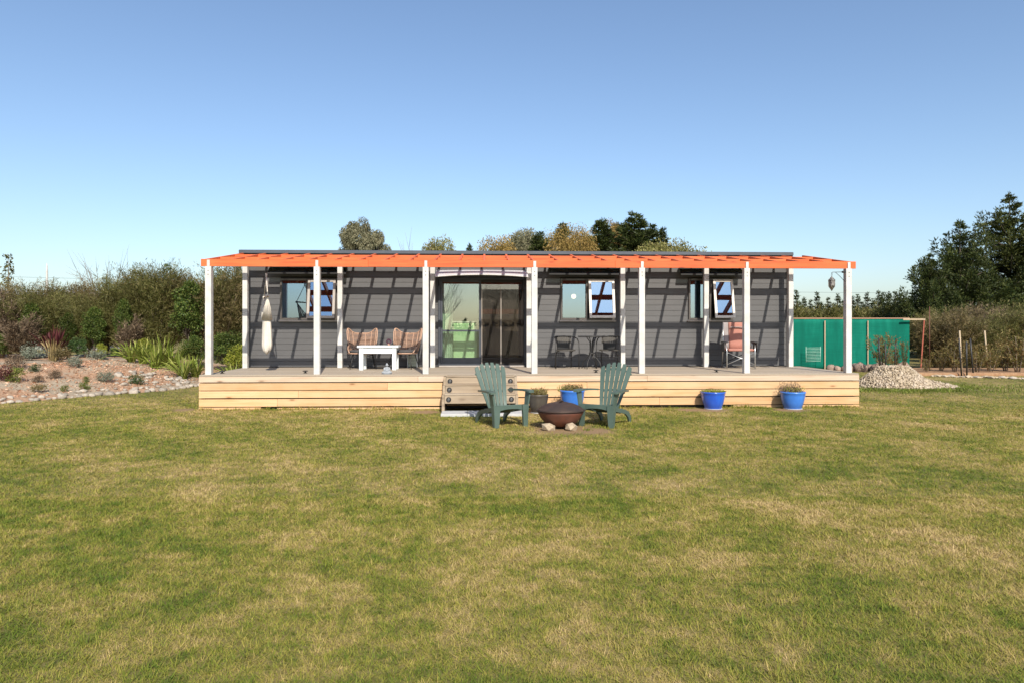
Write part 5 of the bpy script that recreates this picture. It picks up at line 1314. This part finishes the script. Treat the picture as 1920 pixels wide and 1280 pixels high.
for i, px in enumerate((1583, 1592, 1603, 1612, 1622, 1631, 1641, 1651, 1662, 1672, 1683, 1694, 1570, 1558)):
    p = far(px, 25.6 + (i % 3) * .2); s_ = .15 + .07 * ((i * 5) % 4) / 3
    o = link('boulder', RK3[i % 4], None, p + Vector((0, 0, s_ * .5)), (0, 0, i * 1.3), (s_, s_, s_ * 1.15)); 
    tag(o, 'brown boulder at the foot of the green fence, ' + ordn[[2, 3, 4, 5, 6, 7, 8, 9, 10, 11, 12, 13, 1, 0][i]] + ' from the cabin', 'stone', 'boulders along the green fence')

# ------------------------------------------------------------------ gravel heap
gp = C((1676 - 960) / F * 18.7, 18.7, 0)
def heap_h(x, y):
    r_ = math.hypot(x / 1.02, y / .95); a_ = max(0, 1 - r_)
    r2 = math.hypot((x - .85) / 1.0, y / .8); b_ = max(0, 1 - r2)
    return (.56 * min(1, a_ * 1.55) ** .9 if a_ * .8 > b_ * .34 else .22 * b_)
heap = empty('gravel_heap', gp, 0, 'heap of pale crushed gravel beside the right end of the deck', 'heap')
m = MB(); nn = 44
for j in range(nn + 1):
    for i in range(nn + 1):
        x = -1.3 + 3.4 * i / nn; y = -1.2 + 2.4 * j / nn; m.v.append((x, y, heap_h(x, y) + .03 * mnoise.noise((x * 4, y * 4, 1)) - .012))
for j in range(nn):
    for i in range(nn): m.f.append((j * (nn + 1) + i, j * (nn + 1) + i + 1, (j + 1) * (nn + 1) + i + 1, (j + 1) * (nn + 1) + i))
m.build('core', pmat('heap_core', (.40, .32, .23), (.28, .22, .155), 14, rough=.95, bump=.8), heap, True)
rng = np.random.default_rng(9); n = 9000
gxs = rng.uniform(-1.25, 2.0, n); gys = rng.uniform(-1.15, 1.1, n); gz_ = np.array([heap_h(a, b) for a, b in zip(gxs, gys)]); kk = (gz_ > .03) & ((gxs < .95) | (rng.uniform(0, 1, n) < .25)); gxs, gys, gz_ = gxs[kk], gys[kk], gz_[kk]; n = len(gxs)
base = np.array([(1, 0, 0), (-1, 0, 0), (0, 1, 0), (0, -1, 0), (0, 0, 1), (0, 0, -1)], float)
tri = np.array([(0, 2, 4), (2, 1, 4), (1, 3, 4), (3, 0, 4), (2, 0, 5), (1, 2, 5), (3, 1, 5), (0, 3, 5)])
sz = rng.uniform(.016, .042, (n, 1, 1)) ; V = base[None] * sz * rng.uniform(.6, 1.3, (n, 6, 1)) + rng.normal(0, .006, (n, 6, 3))
V += np.stack([gxs, gys, gz_ + .004], 1)[:, None, :]
T = (tri[None] + (np.arange(n) * 6)[:, None, None]).reshape(-1, 3)
gmat = leafm('gravel', [(0, (.24, .19, .14)), (.5, (.42, .345, .26)), (1, (.56, .48, .38))], 0, 3, .85, .9)
tag(link('gravel', np_mesh('gravel', V.reshape(-1, 3), T, gmat), heap), kind='stuff')
# lush grass around the heap
rng = np.random.default_rng(31); n = 5400
a = np.concatenate([rng.normal(1765, 35, n // 3), rng.normal(1700, 60, n // 3), rng.uniform(1610, 1930, n // 3)]); dd = np.concatenate([rng.normal(18.6, .35, n // 3), rng.normal(17.6, .25, n // 3), rng.normal(17.9, .7, n // 3)])
x = (a - 960) / F * dd; Pw = np.stack([CAM.x + x * cT + dd * sT, CAM.y - x * sT + dd * cT, np.full(len(x), -.005)], 1)
hp = np.array([heap_h(q[0] - gp.x, q[1] - gp.y) for q in Pw]); Pw = Pw[hp < .05]; n = len(Pw)
V = cards(Pw, np.stack([rng.normal(0, .5, n), rng.normal(0, .5, n), np.ones(n)], 1), rng.uniform(.03, .11, n), rng.uniform(.01, .022, n), rng)
tag(link('tall_grass', np_mesh('tall_grass', V, quads(V), LM['lush'])), 'bright green longer grass growing round the gravel heap', 'grass', kind='stuff')

# ------------------------------------------------------------------ right vegetable bed
rb = MB(); rb.box(0, 9, 0, 3.2, -.05, .10, .04)
rbo = rb.build('soil_strip', pmat('bed_soil', (.24, .13, .07), (.34, .21, .11), 9, rough=.95, bump=.8, kind='World'), None, loc=C((1718 - 960) / F * 23.2, 23.2, 0), rot=(0, 0, -TH)); tag(rbo, kind='structure')
rs = random.Random(3)
for k in range(46):
    px = 1750 + k * 4.0 + rs.uniform(-1.5, 1.5); dep = 22.9 - (px - 1750) * .0065 + rs.uniform(-.12, .1); s_ = rs.uniform(.05, .12)
    link('stone', rs.choice(RK2 if rs.random() < .7 else RK), rbo, Matrix.Rotation(TH, 4, 'Z') @ (far(px, dep, s_ * .3) - rbo.location), (0, 0, rs.uniform(0, 6)), (s_ * 1.3, s_, s_ * .7))
DRV = [to_meshes(strand_shrub(600 + i, 1.3, .8, 1300, 6, L=(.06, .13), Wd=(.015, .035)), LM['dry'], 'dry_plant', twig) for i in range(2)]
for i, (px, dep, ty, lab) in enumerate([(1738, 24.0, 668, 'low rusty plant just right of the gravel heap'), (1765, 24.3, 655, 'dry brown plant in front of the left scrub'), (1790, 24.0, 640, 'dry rusty plant at the first dark stake'), (1832, 23.9, 645, 'dry rusty plant behind the dark stakes'), (1858, 24.1, 650, 'bushy rusty plant under the leaning pale stake'), (1885, 24.4, 640, 'rusty plant left of the yellow leaved vine'), (1908, 23.9, 618, 'yellowing vine at the right picture edge'), (1655, 24.6, 628, 'dying leafy vine on the stakes before the green fence'), (1678, 24.6, 645, 'dry vine right of the last stake at the green fence'), (1695, 24.4, 640, 'brown dry plant at the green fence end')]):
    s = (zat(ty, dep) - .05) / 1.28; plant('dry_plant', DRV[i % 2], None, far(px, dep, .06), lab, 'plant', 'dry garden plants at the right', i, (s * (.3 if 1640 < px < 1700 else 1.0), s, s))
for i, (px, dep, t_, b_, dx, mt, lab) in enumerate([(1651, 24.3, 633, 694, -4, 'd', 'dark stake leaning left before the green fence'), (1661, 24.4, 641, 693, -1, 'd', 'short dark stake before the green fence'), (1677, 24.4, 634, 692, 3, 'd', 'dark stake leaning right before the green fence'),
        (1803, 23.1, 634, 704, -5, 'd', 'tall dark stake in the right garden bed, leftmost of three'), (1813, 23.1, 640, 704, -1, 'd', 'middle dark stake in the right garden bed'), (1825, 23.3, 634, 700, -6, 'd', 'dark leaning stake in the right garden bed, rightmost of three'), (1804, 24.2, 620, 690, -5, 'p', 'pale timber stake behind the dark stakes'), (1853, 24.2, 620, 690, -7, 'p', 'pale timber stake leaning alone at the right'), (1743, 24.6, 575, 694, 0, 'r', 'thin tall rusty rod between heap and scrub')]):
    h = zat(t_, dep); dxx = dx / F * dep
    o = MB().tube([(0, 0, 0), (dxx, 0, h)], .024 if mt == 'd' else (.026 if mt == 'p' else .012), 6).build('garden_stake', {'d': black, 'p': fpw, 'r': rust}[mt], None, True, far(px, dep)); tag(o, lab, 'stake', 'stakes in the garden')
SCV = [to_meshes(strand_shrub(620 + i, 2.4, 2.0, 15000, 9, L=(.09, .18), Wd=(.014, .026), fill=.03), LM[k_], 'scrub', twig) for i, k_ in enumerate(('kanuka', 'kanuka2', 'brown'))]
for i, (px, dep, ty, v_, lab) in enumerate([(1752, 27.5, 604, 0, 'olive brown scrub bush right of the red leaning post'), (1783, 27, 590, 0, 'tall olive scrub bush behind the dark stakes'), (1818, 28.5, 600, 2, 'brown scrub bush in the dip behind the stakes'), (1846, 27, 607, 1, 'green scrub bush behind the leaning pale stake'), (1873, 28, 588, 0, 'olive scrub bush below the cypress'), (1903, 27, 592, 1, 'green scrub bush near the right edge'), (1935, 27, 588, 0, 'olive scrub bush cut by the right picture edge'), (1828, 31, 585, 2, 'reddish brown bush in the shade of the pines'), (1766, 33, 588, 1, 'green scrub bush under the lower pine'), (1900, 32, 578, 1, 'tall green scrub under the tallest cypress')]):
    s = zat(ty, dep) / 2.35; plant('scrub_bush', SCV[v_], None, far(px, dep, -.02), lab, 'bush', 'scrub bushes under the right conifers', i * 1.4, (s * 1.1, s * 1.1, s))

# ------------------------------------------------------------------ what the glass mirrors: trees beyond the lawn, behind the viewer
for i, (x, y, h) in enumerate([(-1.0, -92, 10.5), (7.0, -98, 9)]):
    tb, br = bare_tree(40 + i, h, h * .8, 40, .012); o = empty('bare_tree', (x, y, 0), i, ['larger', 'smaller'][i] + ' leafless tree mirrored in the glass door', 'tree', 'leafless trees'); tb.build('trunk', twig, o, True); br.build('branches', twig, o, True)
Vs = []; rng = np.random.default_rng(77)
for i in range(22):
    _, V = strand_shrub(700 + i, 2.4 + .5 * rng.uniform(), 5.0, 1000, 8, L=(.3, .6), Wd=(.12, .22)); Vs.append(V + np.array([-52 + i * 5.4, -96 + rng.uniform(-2, 2), 0]))
V = np.concatenate(Vs); tag(link('far_treeline', np_mesh('far_treeline', V, quads(V), LM['dgreen'])), 'dark far treeline mirrored in the glass door', 'treeline', kind='stuff')

# overhead wire far behind the garden
pl = empty('power_line', far(960, 74), 0, 'thin overhead wire crossing the sky behind hedge and pines', 'power line')
a_, b_ = C(-62, 74, zat(516, 74)), C(62, 74, zat(553, 74)); o0 = pl.location
MB().tube([a_ - o0, (a_ + b_) / 2 - o0 - Vector((0, 0, .5)), b_ - o0], .011, 4).build('wire', black, pl)
for q in (a_, b_): MB().tube([Vector((q.x, q.y, 0)) - o0, q - o0 + Vector((0, 0, .3))], [.14, .1], 8).build('pole', bark, pl, True)
